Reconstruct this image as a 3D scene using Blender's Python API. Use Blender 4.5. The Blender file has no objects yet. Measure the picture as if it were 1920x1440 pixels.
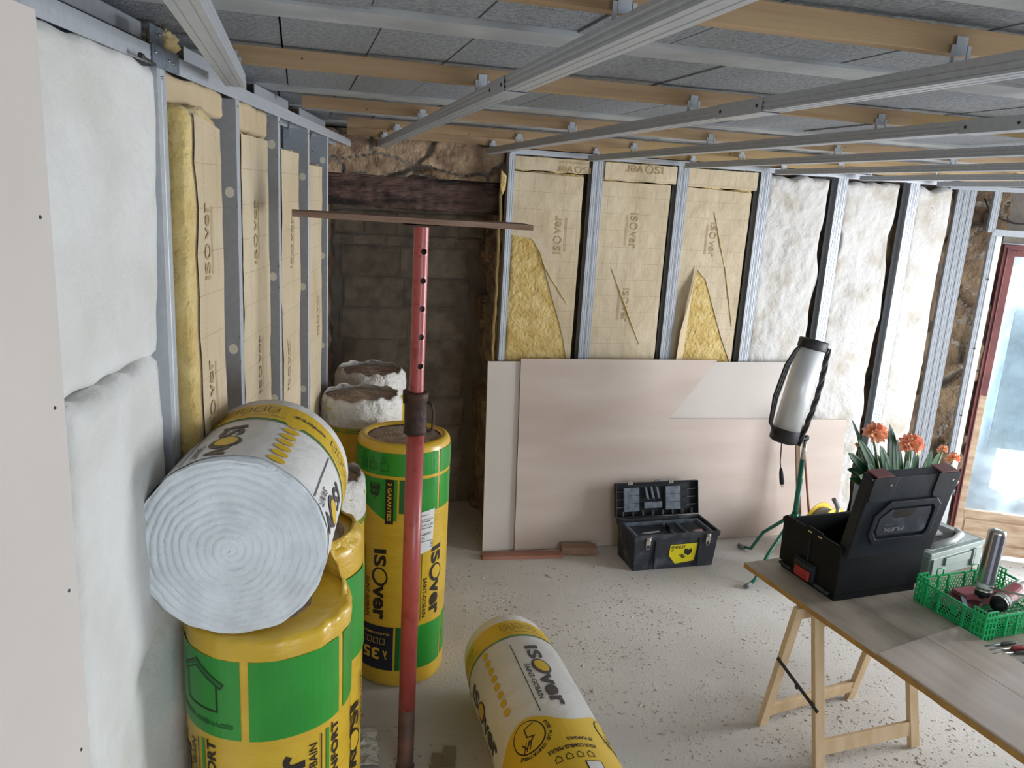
import bpy, bmesh, math, random
from mathutils import Vector, Matrix, noise, geometry
PI = math.pi
R_ = math.radians
scene = bpy.context.scene
COL = scene.collection
rnd = random.Random(7)

# ------------------------------------------------------------------ camera
FPX = 1495.08
CAMZ = 2.17
CAM_ROT = Matrix.Rotation(-R_(15.513), 4, 'Z') @ Matrix.Rotation(PI/2 - R_(13.265), 4, 'X') @ Matrix.Rotation(R_(3.368), 4, 'Z')
cam_d = bpy.data.cameras.new('camera')
cam = bpy.data.objects.new('camera', cam_d)
COL.objects.link(cam)
cam.matrix_world = Matrix.Translation((0, 0, CAMZ)) @ CAM_ROT
cam_d.sensor_width = 36
cam_d.lens = FPX/1920*36
cam_d.clip_start = 0.02
scene.camera = cam

# ------------------------------------------------------------------ light
scene.view_settings.view_transform = 'Standard'
scene.view_settings.look = 'None'
scene.view_settings.gamma = 1
scene.view_settings.use_curve_mapping = False
scene.view_settings.exposure = 0.05
world = bpy.data.worlds.new('world')
scene.world = world
world.use_nodes = True
wb = world.node_tree.nodes['Background']
wb.inputs[0].default_value = (0.80, 0.90, 1.0, 1)
wb.inputs[1].default_value = 2.2

def area(name, loc, aim, sx, sy, power, col):
    l = bpy.data.lights.new(name, 'AREA')
    l.shape = 'RECTANGLE'; l.size = sx; l.size_y = sy; l.energy = power; l.color = col
    o = bpy.data.objects.new(name, l); COL.objects.link(o)
    o.location = loc
    o.rotation_euler = (Vector(aim) - Vector(loc)).to_track_quat('-Z', 'Y').to_euler()
    return o
area('daylight_right_opening', (5.85, 2.35, 1.15), (0.6, 3.8, 0.6), 1.5, 1.9, 158, (0.93, 0.96, 1.0)).data.spread = R_(155)
area('daylight_front_opening', (1.9, -2.15, 1.35), (1.6, 4.0, 0.9), 2.2, 1.7, 40, (0.86, 0.93, 1.0))
area('daylight_glazed_door', (5.42, 4.85, 1.35), (3.0, 2.6, 0.5), 0.9, 1.6, 135, (0.86, 0.93, 1.0))

# ------------------------------------------------------------------ helpers
def lin(c):
    return tuple(((v/255)/12.92 if v/255 <= 0.04045 else (((v/255)+0.055)/1.055)**2.4) for v in c) + (1,)

def px_ray(x, y):
    return CAM_ROT.to_3x3() @ Vector(((x-960)/FPX, -(y-720)/FPX, -1))
def on_plane(x, y, p, n):
    o = Vector((0, 0, CAMZ)); d = px_ray(x, y)
    return o + d*((Vector(p)-o).dot(n)/d.dot(n))

class Frame:
    """wall frame: x along the wall, y into the wall, z up"""
    def __init__(s, origin, deg):
        s.M = Matrix.Translation(origin) @ Matrix.Rotation(R_(deg), 4, 'Z')
        s.I = s.M.inverted()
    def px(s, x, y, yl=0.0):
        n = s.M.to_3x3() @ Vector((0, 1, 0))
        p = s.I @ on_plane(x, y, s.M @ Vector((0, yl, 0)), n)
        return p.x, p.z
FL = Frame((-0.1607, 2.418, 0), 90-11.25)      # left wall
FB = Frame((0, 4.6, 0), 0)                      # back wall
FW = Frame((4.42, 4.6, 0), -28)                 # door wall
FG = Frame((0, 0, 0), 0)

def nd(t, kind, x=0, y=0): 
    n = t.nodes.new(kind); n.location = (x, y); return n

def mat(name, col, rough=0.6, metal=0.0, col2=None, nscale=6.0, ndet=4.0, bump=0.0, bscale=None, spread=(0.35, 0.65), rand=0.0, spec=None, stretch=None, trans=0.0, sheen=0.0, alpha=1.0, emis=0, coat=0.0, sss=0.0, bdist=0.01):
    m = bpy.data.materials.new(name); m.use_nodes = True
    t = m.node_tree; b = t.nodes['Principled BSDF']; L = t.links
    b.inputs['Base Color'].default_value = lin(col)
    b.inputs['Roughness'].default_value = rough
    b.inputs['Metallic'].default_value = metal
    if spec is not None: b.inputs['Specular IOR Level'].default_value = spec
    if trans: b.inputs['Transmission Weight'].default_value = trans
    if alpha < 1: b.inputs['Alpha'].default_value = alpha
    if coat: b.inputs['Coat Weight'].default_value = coat; b.inputs['Coat Roughness'].default_value = 0.2
    if sheen: b.inputs['Sheen Weight'].default_value = sheen
    tc = nd(t, 'ShaderNodeTexCoord'); src = tc.outputs['Object']
    if stretch:
        mp = nd(t, 'ShaderNodeMapping'); mp.inputs['Scale'].default_value = stretch
        L.new(src, mp.inputs[0]); src = mp.outputs[0]
    out = None
    if col2 is not None:
        n = nd(t, 'ShaderNodeTexNoise'); n.inputs['Scale'].default_value = nscale; n.inputs['Detail'].default_value = ndet
        L.new(src, n.inputs['Vector'])
        r = nd(t, 'ShaderNodeValToRGB'); r.color_ramp.elements[0].position = spread[0]; r.color_ramp.elements[1].position = spread[1]
        r.color_ramp.elements[0].color = lin(col); r.color_ramp.elements[1].color = lin(col2)
        L.new(n.outputs[0], r.inputs[0]); out = r.outputs[0]
        L.new(out, b.inputs['Base Color'])
    if rand:
        g = nd(t, 'ShaderNodeNewGeometry'); hs = nd(t, 'ShaderNodeHueSaturation')
        mr = nd(t, 'ShaderNodeMapRange'); mr.inputs[3].default_value = 1-rand; mr.inputs[4].default_value = 1+rand
        L.new(g.outputs['Random Per Island'], mr.inputs[0]); L.new(mr.outputs[0], hs.inputs['Value'])
        if out: L.new(out, hs.inputs['Color'])
        else: hs.inputs['Color'].default_value = lin(col)
        out = hs.outputs[0]; L.new(out, b.inputs['Base Color'])
    if bump:
        n2 = nd(t, 'ShaderNodeTexNoise'); n2.inputs['Scale'].default_value = bscale or nscale*4; n2.inputs['Detail'].default_value = 5
        L.new(src, n2.inputs['Vector'])
        bp = nd(t, 'ShaderNodeBump'); bp.inputs['Strength'].default_value = bump; bp.inputs['Distance'].default_value = bdist
        L.new(n2.outputs[0], bp.inputs['Height']); L.new(bp.outputs[0], b.inputs['Normal'])
    return m

class MB:
    """collects shapes; build() links them as one mesh object"""
    def __init__(s): s.b = bmesh.new(); s.mi = 0
    def face(s, vs, smooth=False):
        try: f = s.b.faces.new(vs)
        except ValueError: return None
        f.material_index = s.mi; f.smooth = smooth; return f
    def V(s, p): return s.b.verts.new(p)
    def box(s, c, size, M=None):
        c = Vector(c); h = Vector(size)/2; vs = []
        for i in (-1, 1):
            for j in (-1, 1):
                for k in (-1, 1):
                    p = c + Vector((i*h.x, j*h.y, k*h.z))
                    vs.append(s.V(M @ p if M else p))
        for q in ((0,1,3,2),(4,6,7,5),(0,4,5,1),(2,3,7,6),(0,2,6,4),(1,5,7,3)): s.face([vs[i] for i in q])
        return s
    def bx(s, x0, x1, y0, y1, z0, z1, M=None):
        return s.box(((x0+x1)/2, (y0+y1)/2, (z0+z1)/2), (abs(x1-x0), abs(y1-y0), abs(z1-z0)), M)
    def bar(s, p, q, w, h, up=(0, 0, 1), ext=0):
        """rectangular bar from p to q"""
        p = Vector(p); q = Vector(q); d = (q-p); L = d.length; d.normalize()
        x = d.cross(Vector(up)); x.normalize(); u = x.cross(d)
        M = Matrix((x, d, u)).transposed().to_4x4(); M.translation = (p+q)/2
        return s.box((0, 0, 0), (w, L+2*ext, h), M)
    def prism(s, pts, a, b_, M=None, axis='z'):
        """closed 2-D outline extruded from a to b_ along an axis"""
        def P(u, v, w):
            p = {'z': (u, v, w), 'y': (u, w, v), 'x': (w, u, v)}[axis]
            return M @ Vector(p) if M else Vector(p)
        A = [s.V(P(u, v, a)) for u, v in pts]; B = [s.V(P(u, v, b_)) for u, v in pts]
        n = len(pts)
        s.face(A[::-1]); s.face(B)
        for i in range(n): s.face([A[i], A[(i+1) % n], B[(i+1) % n], B[i]])
        return s
    def tube(s, pts, r, n=10, caps=True, close=False, flat=1.0):
        pts = [Vector(p) for p in pts]; k = len(pts); rs = r if isinstance(r, (list, tuple)) else [r]*k
        rings = []; ref = None
        for i, p in enumerate(pts):
            a = pts[i-1] if (i > 0 or close) else p; c = pts[(i+1) % k] if (i < k-1 or close) else p
            d = (c-a).normalized()
            if ref is None:
                ref = Vector((0, 0, 1)) if abs(d.z) < 0.9 else Vector((1, 0, 0))
            x = (ref - d*ref.dot(d)).normalized(); ref = x; y = d.cross(x)
            rings.append([s.V(p + x*math.cos(2*PI*j/n)*rs[i] + y*math.sin(2*PI*j/n)*rs[i]*flat) for j in range(n)])
        for i in range(k if close else k-1):
            A = rings[i]; B = rings[(i+1) % k]
            for j in range(n): s.face([A[j], A[(j+1) % n], B[(j+1) % n], B[j]], True)
        if caps and not close:
            s.face(rings[0][::-1]); s.face(rings[-1])
        return s
    def lathe(s, prof, n=32, M=None, cap0=True, cap1=True, warp=None):
        rings = []
        for r, z in prof:
            ring = []
            for j in range(n):
                a = 2*PI*j/n; p = Vector((r*math.cos(a), r*math.sin(a), z))
                if warp: p = warp(p, a)
                ring.append(s.V(M @ p if M else p))
            rings.append(ring)
        for A, B in zip(rings, rings[1:]):
            for j in range(n): s.face([A[j], A[(j+1) % n], B[(j+1) % n], B[j]], True)
        if cap0: s.face(rings[0][::-1])
        if cap1: s.face(rings[-1])
        return s
    def grid(s, fn, nu, nv, smooth=True, thick=None):
        g = [[s.V(fn(i/nu, j/nv)) for j in range(nv+1)] for i in range(nu+1)]
        for i in range(nu):
            for j in range(nv): s.face([g[i][j], g[i+1][j], g[i+1][j+1], g[i][j+1]], smooth)
        return g
    def build(s, name, mats, parent=None, bevel=0, solid=0, shade=None, recalc=True):
        if recalc: bmesh.ops.recalc_face_normals(s.b, faces=s.b.faces)
        me = bpy.data.meshes.new(name); s.b.to_mesh(me); s.b.free()
        for m in (mats if isinstance(mats, (list, tuple)) else [mats]): me.materials.append(m)
        o = bpy.data.objects.new(name, me); COL.objects.link(o)
        if parent: o.parent = parent
        if solid:
            md = o.modifiers.new('solid', 'SOLIDIFY'); md.thickness = solid; md.offset = 0
        if bevel:
            md = o.modifiers.new('bevel', 'BEVEL'); md.width = bevel; md.segments = 2; md.limit_method = 'ANGLE'; md.angle_limit = R_(40)
        return o

def tag(o, label=None, cat=None, group=None, kind=None):
    if label: o['label'] = label
    if cat: o['category'] = cat
    if group: o['group'] = group
    if kind: o['kind'] = kind
    return o
def thing(name, label, cat, loc=(0, 0, 0), group=None, M=None):
    o = bpy.data.objects.new(name, None); COL.objects.link(o)
    if M is not None: o.matrix_world = M
    else: o.location = loc
    o.empty_display_size = 0.05
    return tag(o, label, cat, group)
def struct(o): o['kind'] = 'structure'; return o
def fbm(p, k=4):
    v = 0; a = 0.5
    for i in range(k): v += a*noise.noise(p); p = p*2.03; a *= 0.5
    return v

# ---- flat artwork (letters, boxes) wrapped on to a surface
_tc = {}
def glyphs(txt, bold=0.0):
    k = (txt, bold)
    if k in _tc: return _tc[k]
    cu = bpy.data.curves.new('t', 'FONT'); cu.body = txt; cu.offset = bold; cu.resolution_u = 3
    o = bpy.data.objects.new('t', cu); COL.objects.link(o)
    bpy.context.view_layer.update()
    me = bpy.data.meshes.new_from_object(o.evaluated_get(bpy.context.evaluated_depsgraph_get()))
    vs = [(v.co.x, v.co.y) for v in me.vertices]; fs = [tuple(p.vertices) for p in me.polygons]
    bpy.data.objects.remove(o); bpy.data.curves.remove(cu); bpy.data.meshes.remove(me)
    xs = [v[0] for v in vs]; ys = [v[1] for v in vs]
    bb = (min(xs), min(ys), max(xs), max(ys))
    _tc[k] = (vs, fs, bb); return _tc[k]

class Art:
    def __init__(s): s.items = []
    def add(s, vs, fs, mi, layer): s.items.append((vs, fs, mi, layer)); return s
    def rect(s, x0, y0, x1, y1, mi, layer=1):
        return s.add([(x0, y0), (x1, y0), (x1, y1), (x0, y1)], [(0, 1, 2, 3)], mi, layer)
    def poly(s, pts, mi, layer=1): 
        tri = geometry.tessellate_polygon([[Vector((x, y, 0)) for x, y in pts]])
        return s.add(list(pts), [tuple(t) for t in tri], mi, layer)
    def ell(s, cx, cy, rx, ry, mi, layer=1, rot=0, n=28):
        c, q = math.cos(rot), math.sin(rot)
        pts = [(cx + rx*math.cos(2*PI*i/n)*c - ry*math.sin(2*PI*i/n)*q, cy + rx*math.cos(2*PI*i/n)*q + ry*math.sin(2*PI*i/n)*c) for i in range(n)]
        return s.add(pts, [tuple(range(n))], mi, layer)
    def ring(s, cx, cy, rx, ry, w, mi, layer=1, n=32):
        vs = []; fs = []
        for i in range(n):
            a = 2*PI*i/n; vs += [(cx+rx*math.cos(a), cy+ry*math.sin(a)), (cx+(rx-w)*math.cos(a), cy+(ry-w)*math.sin(a))]
        for i in range(n): j = (i+1) % n; fs.append((2*i, 2*j, 2*j+1, 2*i+1))
        return s.add(vs, fs, mi, layer)
    def line(s, pts, w, mi, layer=1, close=False):
        n = len(pts)
        for i in range(n if close else n-1):
            a = Vector(pts[i]); b = Vector(pts[(i+1) % n]); d = (b-a).normalized(); q = Vector((-d.y, d.x))*w/2; e = d*w/2
            s.add([tuple(a-e+q), tuple(a-e-q), tuple(b+e-q), tuple(b+e+q)], [(0, 1, 2, 3)], mi, layer)
        return s
    def frame(s, x0, y0, x1, y1, w, mi, layer=1): return s.line([(x0, y0), (x1, y0), (x1, y1), (x0, y1)], w, mi, layer, True)
    def text(s, txt, x, y, w, h, mi, layer=2, rot=0, bold=0.0, slant=0.0):
        """text filling a w x h box centred at x, y, turned by rot degrees"""
        vs, fs, bb = glyphs(txt, bold)
        sx = w/(bb[2]-bb[0]); sy = h/(bb[3]-bb[1]); c, q = math.cos(R_(rot)), math.sin(R_(rot)); o = []
        for vx, vy in vs:
            u = (vx-bb[0])*sx - w/2; v = (vy-bb[1])*sy - h/2; u += v*slant
            o.append((x + u*c - v*q, y + u*q + v*c))
        return s.add(o, fs, mi, layer)
    def logo(s, x, y, L, h, rot, dark, yel, bg=None, layer=2):
        """the six letter maker's wordmark with an oval O, centred at x, y"""
        c, q = math.cos(R_(rot)), math.sin(R_(rot))
        T = lambda u, v: (x + u*c - v*q, y + u*q + v*c)
        s.text('IS', *T(-L*0.375, 0), L*0.24, h*0.92, dark, layer, rot, 0.03, -0.12)
        a, b = T(-L*0.118, h*0.02), None
        s.ell(a[0], a[1], L*0.13, h*0.58, dark, layer, R_(rot+8))
        s.ell(*T(-L*0.126, h*0.06), L*0.098, h*0.42, yel, layer+1, R_(rot+12))
        s.text('ver', *T(L*0.252, -h*0.06), L*0.50, h*0.80, dark, layer, rot, 0.035, -0.12)
        return s
    def emit(s, mb, fn, cx=0.02, cy=None):
        for vs, fs, mi, layer in s.items:
            b = bmesh.new(); vv = [b.verts.new((x, y, 0)) for x, y in vs]
            for f in fs:
                try: b.faces.new([vv[i] for i in f])
                except ValueError: pass
            for ax, c in ((0, cx), (1, cy)):
                if not c: continue
                lo = min(v[ax] for v in vs); hi = max(v[ax] for v in vs); k = math.ceil(lo/c)
                no = (1, 0, 0) if ax == 0 else (0, 1, 0)
                while k*c < hi:
                    if k*c > lo:
                        bmesh.ops.bisect_plane(b, geom=b.verts[:]+b.edges[:]+b.faces[:], plane_co=tuple(k*c*n_ for n_ in no), plane_no=no)
                    k += 1
            b.verts.index_update()
            nv = [mb.V(fn(v.co.x, v.co.y, layer)) for v in b.verts]
            mb.mi = mi
            for f in b.faces: mb.face([nv[v.index] for v in f.verts])
            b.free()
        return mb

# ------------------------------------------------------------------ materials
M = {}
M['floor'] = mat('dusty_concrete', (182, 177, 170), 0.95, col2=(210, 206, 200), nscale=1.3, ndet=8, bump=0.5, bscale=80, spread=(0.3, 0.7), bdist=0.004)
def pits(m):
    """scattered dark pits and specks in the dusty screed"""
    t = m.node_tree; L = t.links; b = t.nodes['Principled BSDF']; tc = nd(t, 'ShaderNodeTexCoord')
    v = nd(t, 'ShaderNodeTexNoise'); v.inputs['Scale'].default_value = 42; v.inputs['Detail'].default_value = 3; L.new(tc.outputs['Object'], v.inputs['Vector'])
    big = nd(t, 'ShaderNodeTexNoise'); big.inputs['Scale'].default_value = 2.1; big.inputs['Detail'].default_value = 3; L.new(tc.outputs['Object'], big.inputs['Vector'])
    a = nd(t, 'ShaderNodeMapRange'); a.inputs[1].default_value = 0.62; a.inputs[2].default_value = 0.68; L.new(v.outputs[0], a.inputs[0])
    c = nd(t, 'ShaderNodeMapRange'); c.inputs[1].default_value = 0.48; c.inputs[2].default_value = 0.6; L.new(big.outputs[0], c.inputs[0])
    mu = nd(t, 'ShaderNodeMath'); mu.operation = 'MULTIPLY'; L.new(a.outputs[0], mu.inputs[0]); L.new(c.outputs[0], mu.inputs[1])
    mx = nd(t, 'ShaderNodeMixRGB'); L.new(mu.outputs[0], mx.inputs[0]); L.new(b.inputs['Base Color'].links[0].from_socket, mx.inputs[1]); mx.inputs[2].default_value = lin((112, 102, 92)); L.new(mx.outputs[0], b.inputs['Base Color'])
pits(M['floor'])
M['ceil'] = mat('concrete_block', (122, 126, 131), 0.95, col2=(152, 155, 158), nscale=90, ndet=3, bump=0.7, bscale=170, rand=0.06, bdist=0.004)
M['cbeam'] = mat('smooth_concrete', (158, 160, 162), 0.9, col2=(176, 178, 178), nscale=8, bump=0.1)
M['pine'] = mat('pine_wood', (152, 122, 88), 0.65, col2=(172, 144, 108), nscale=3.5, ndet=6, stretch=(0.6, 14, 14), bump=0.1, spread=(0.3, 0.7))
M['pine_old'] = mat('pine_wood_yellow', (148, 120, 76), 0.65, col2=(166, 138, 94), nscale=3.5, ndet=6, stretch=(0.6, 14, 14), bump=0.1, spread=(0.3, 0.7))
M['steel'] = mat('galvanised_steel', (176, 181, 188), 0.40, 0.3, col2=(186, 191, 197), nscale=60, ndet=2, spread=(0.3, 0.7))
M['steel_dk'] = mat('galvanised_steel_dull', (112, 122, 134), 0.5, 0.6, col2=(134, 142, 152), nscale=50, ndet=2)
M['groove'] = mat('profile_groove', (60, 66, 76), 0.5, 0.6)
M['lit_steel'] = mat('brightly_lit_steel', (226, 228, 232), 0.35, 0.3)  # galvanised steel with strong light put into its tone
M['kraftback'] = mat('kraft_plain', (190, 170, 136), 0.7)
M['wool_y'] = mat('yellow_glass_wool', (194, 162, 88), 1.0, col2=(222, 198, 136), nscale=14, ndet=8, bump=0.9, bscale=40, spread=(0.3, 0.7), sheen=0.4, bdist=0.02)
M['wool_w'] = mat('white_glass_wool', (178, 168, 150), 1.0, col2=(206, 203, 199), nscale=5, ndet=9, bump=0.55, bscale=26, spread=(0.25, 0.5), sheen=0.5, bdist=0.02)
M['wool_w2'] = mat('fine_white_wool', (198, 196, 188), 1.0, col2=(216, 215, 212), nscale=4, ndet=9, bump=0.6, bscale=18, spread=(0.3, 0.6), sheen=0.5, bdist=0.02)
M['wool_roll'] = mat('bluish_white_wool', (214, 220, 224), 1.0, col2=(232, 238, 242), nscale=14, ndet=6, bump=0.7, bscale=60, spread=(0.3, 0.6), sheen=0.5)
M['wool_brown'] = mat('brownish_wool', (150, 128, 112), 1.0, col2=(188, 168, 152), nscale=26, ndet=6, bump=0.9, bscale=90, spread=(0.3, 0.65))
M['plaster'] = mat('plasterboard_face', (200, 192, 185), 0.85, col2=(206, 198, 191), nscale=2)
M['plaster_edge'] = mat('plasterboard_edge', (196, 198, 200), 0.9, bump=0.4, bscale=200)
M['ply'] = mat('pinkish_plywood', (188, 170, 158), 0.75, col2=(210, 196, 187), nscale=2.2, ndet=8, stretch=(0.5, 1, 2.4), spread=(0.25, 0.75))
M['ply_edge'] = mat('plywood_edge', (122, 96, 74), 0.8)
M['stone'] = mat('rubble_stone', (118, 94, 76), 0.95, col2=(176, 152, 124), nscale=9, ndet=8, bump=0.8, bscale=30, rand=0.16, bdist=0.02)
M['stone_red'] = mat('warm_rubble_stone', (98, 78, 60), 0.95, col2=(140, 118, 92), nscale=8, ndet=8, bump=0.8, bscale=30, rand=0.22, bdist=0.02)
M['mortar'] = mat('lime_mortar', (112, 100, 90), 1.0, col2=(150, 140, 126), nscale=14, ndet=8, bump=0.9, bscale=40, bdist=0.02)
M['bblock'] = mat('breeze_block', (118, 106, 94), 0.95, col2=(146, 134, 118), nscale=12, ndet=8, bump=0.7, bscale=80, rand=0.15)
M['bmortar'] = mat('grey_mortar', (112, 106, 98), 1.0, col2=(130, 122, 112), nscale=10, bump=0.6)
M['oldbeam'] = mat('old_dark_timber', (38, 30, 29), 0.9, col2=(118, 90, 82), nscale=3.2, ndet=9, stretch=(1.0, 3, 5), bump=1.0, bscale=16, spread=(0.42, 0.72), bdist=0.03)
M['yel'] = mat('yellow_film', (216, 178, 50), 0.34, col2=(204, 164, 42), nscale=5, bump=0.25, bscale=26, stretch=(1, 1, 3), coat=0.3)
M['yel_p'] = mat('yellow_print', (224, 186, 52), 0.4)
M['green'] = mat('green_print', (42, 150, 48), 0.35, col2=(34, 138, 42), nscale=5, bump=0.2, bscale=26, coat=0.3)
M['collarfilm'] = mat('crumpled_white_film', (214, 210, 204), 0.55, col2=(198, 194, 186), nscale=6, bump=0.9, bscale=22, bdist=0.03)
M['green_dk'] = mat('dark_green_print', (28, 100, 40), 0.4)
M['ink'] = mat('black_tube_shade', (40, 34, 30), 0.4)
M['ink_g'] = mat('grey_ink', (74, 70, 72), 0.45)
M['navy'] = mat('navy_print', (30, 34, 50), 0.4)
M['whitefilm'] = mat('white_film', (230, 228, 226), 0.5, col2=(218, 216, 212), nscale=4, bump=0.5, bscale=16, bdist=0.015)
M['whitelabel'] = mat('white_label', (226, 226, 224), 0.5)
M['film_t'] = mat('translucent_white_film', (226, 224, 216), 0.35, alpha=0.82, bump=0.7, bscale=30, bdist=0.03)
M['film_y'] = mat('translucent_yellow_film', (226, 190, 80), 0.25, alpha=0.85, bump=0.7, bscale=24, bdist=0.03)
M['kraftink'] = mat('brown_ink_on_kraft', (166, 143, 104), 0.7)
M['red'] = mat('red_paint_worn', (176, 80, 76), 0.38, col2=(140, 54, 52), nscale=24, ndet=6, spread=(0.55, 0.75), coat=0.2)
M['redpole_low'] = mat('dirty_steel', (118, 84, 72), 0.6, col2=(76, 62, 58), nscale=12)
M['rust'] = mat('rusty_iron', (50, 38, 34), 0.6, 0.3, col2=(82, 56, 46), nscale=24, bump=0.4)
M['brownwood'] = mat('weathered_board', (134, 104, 86), 0.8, col2=(158, 130, 112), nscale=5, stretch=(1, 8, 8), bump=0.3)
M['redwood'] = mat('red_brown_plank', (142, 92, 76), 0.85, col2=(166, 120, 100), nscale=5, bump=0.3)
M['blk'] = mat('black_plastic', (26, 30, 36), 0.5, spec=0.3, col2=(36, 41, 48), nscale=6, bump=0.1)
M['blk2'] = mat('black_plastic_box', (13, 15, 17), 0.6, spec=0.2, col2=(20, 23, 24), nscale=9)
M['blkdust'] = mat('dusty_black_plastic', (38, 42, 50), 0.6, col2=(92, 98, 108), nscale=11, ndet=8, spread=(0.5, 0.8))
M['greydust'] = mat('dusty_grey_plastic', (128, 138, 150), 0.7, col2=(96, 106, 118), nscale=30, ndet=6)
M['chrome'] = mat('chrome', (200, 196, 188), 0.25, 0.9)
M['boxyel'] = mat('yellow_sticker', (226, 212, 30), 0.4)
M['boxred'] = mat('red_latch', (156, 44, 48), 0.45)
M['boxbrown'] = mat('dull_red_tab', (118, 62, 62), 0.5)
M['alu'] = mat('brushed_aluminium', (228, 230, 231), 0.38, 0.25, col2=(214, 217, 219), nscale=8, stretch=(1, 1, 0.3))
M['lampblk'] = mat('black_rubber', (38, 36, 38), 0.55)
M['tealpaint'] = mat('green_tripod_paint', (24, 110, 88), 0.35, 0.2, coat=0.3)
M['leaf'] = mat('dark_green_leaf', (20, 50, 28), 0.42, col2=(34, 72, 40), nscale=10, spec=0.15)
M['petal'] = mat('orange_petal', (254, 172, 148), 0.6, col2=(254, 196, 156), nscale=30)
M['petal_y'] = mat('pale_petal_throat', (250, 196, 110), 0.6)
M['stalk'] = mat('pale_green_stalk', (120, 150, 96), 0.5)
M['pot'] = mat('brown_flower_pot', (112, 74, 56), 0.7)
M['soil'] = mat('potting_soil', (46, 36, 30), 1.0)
M['case'] = mat('pale_green_grey_plastic', (150, 164, 156), 0.55, col2=(140, 154, 147), nscale=5)
M['case_l'] = mat('pale_grey_plastic', (186, 190, 188), 0.5)
M['case_d'] = mat('dark_recess_plastic', (66, 62, 60), 0.7)
M['crate'] = mat('green_crate_plastic', (30, 186, 108), 0.4, col2=(30, 172, 100), nscale=20)
M['canred'] = mat('red_can_print', (150, 34, 48), 0.3, coat=0.4)
M['tabletop'] = mat('grey_worn_boards', (188, 176, 160), 0.7, col2=(154, 143, 127), nscale=4, ndet=8, stretch=(3, 1, 3), spread=(0.35, 0.7), bump=0.1)
M['tableedge'] = mat('table_edge_wood', (172, 132, 70), 0.75, col2=(128, 94, 52), nscale=9, ndet=6, spread=(0.45, 0.75))
M['laminate'] = mat('laminate_plank', (200, 184, 172), 0.45, col2=(182, 165, 152), nscale=3, ndet=8, stretch=(6, 0.8, 6), spread=(0.35, 0.7))
M['trestle'] = mat('trestle_wood', (206, 180, 144), 0.6, col2=(192, 164, 126), nscale=4, ndet=5, stretch=(6, 6, 1), bump=0.05)
M['hose'] = mat('grey_cable', (116, 118, 120), 0.5)
M['reel'] = mat('yellow_reel_plastic', (226, 188, 56), 0.4)
M['dooredge'] = mat('red_brown_door_paint', (98, 48, 50), 0.5, col2=(122, 66, 62), nscale=7)
M['doorwood'] = mat('bleached_door_wood', (168, 138, 110), 0.75, col2=(198, 176, 150), nscale=6, ndet=6, stretch=(1, 1, 5), bump=0.15)
M['bluesheet'] = mat('pale_blue_board', (196, 214, 224), 0.6)
M['outwall'] = mat('outside_render', (140, 150, 160), 0.9, col2=(166, 172, 176), nscale=5, ndet=7)
M['bluehandle'] = mat('turquoise_handle', (70, 140, 160), 0.4)
M['paper'] = mat('used_paper', (176, 172, 160), 0.8, col2=(140, 132, 122), nscale=20)
M['cap'] = mat('cream_hole_light', (244, 238, 220), 0.6)  # light from behind the stud holes, as a cream colour
M['crumb'] = mat('plaster_crumbs', (182, 173, 161), 1.0, rand=0.2)

def door_glass():
    m = bpy.data.materials.new('dirty_glass'); m.use_nodes = True; t = m.node_tree; L = t.links
    t.nodes.clear(); out = nd(t, 'ShaderNodeOutputMaterial')
    tr = nd(t, 'ShaderNodeBsdfTransparent'); tr.inputs[0].default_value = (0.93, 0.96, 0.97, 1)
    df = nd(t, 'ShaderNodeBsdfTranslucent'); df.inputs[0].default_value = (0.62, 0.68, 0.72, 1)
    gl = nd(t, 'ShaderNodeBsdfGlossy'); gl.inputs['Roughness'].default_value = 0.05
    n = nd(t, 'ShaderNodeTexNoise'); n.inputs['Scale'].default_value = 5; n.inputs['Detail'].default_value = 9
    tc = nd(t, 'ShaderNodeTexCoord'); L.new(tc.outputs['Object'], n.inputs['Vector'])
    mr = nd(t, 'ShaderNodeMapRange'); mr.inputs[1].default_value = 0.4; mr.inputs[2].default_value = 0.7; mr.inputs[3].default_value = 0.1; mr.inputs[4].default_value = 0.5
    L.new(n.outputs[0], mr.inputs[0])
    m1 = nd(t, 'ShaderNodeMixShader'); L.new(mr.outputs[0], m1.inputs[0]); L.new(tr.outputs[0], m1.inputs[1]); L.new(df.outputs[0], m1.inputs[2])
    m2 = nd(t, 'ShaderNodeMixShader'); m2.inputs[0].default_value = 0.05
    L.new(m1.outputs[0], m2.inputs[1]); L.new(gl.outputs[0], m2.inputs[2]); L.new(m2.outputs[0], out.inputs[0])
    return m
M['glass'] = door_glass()

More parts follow.
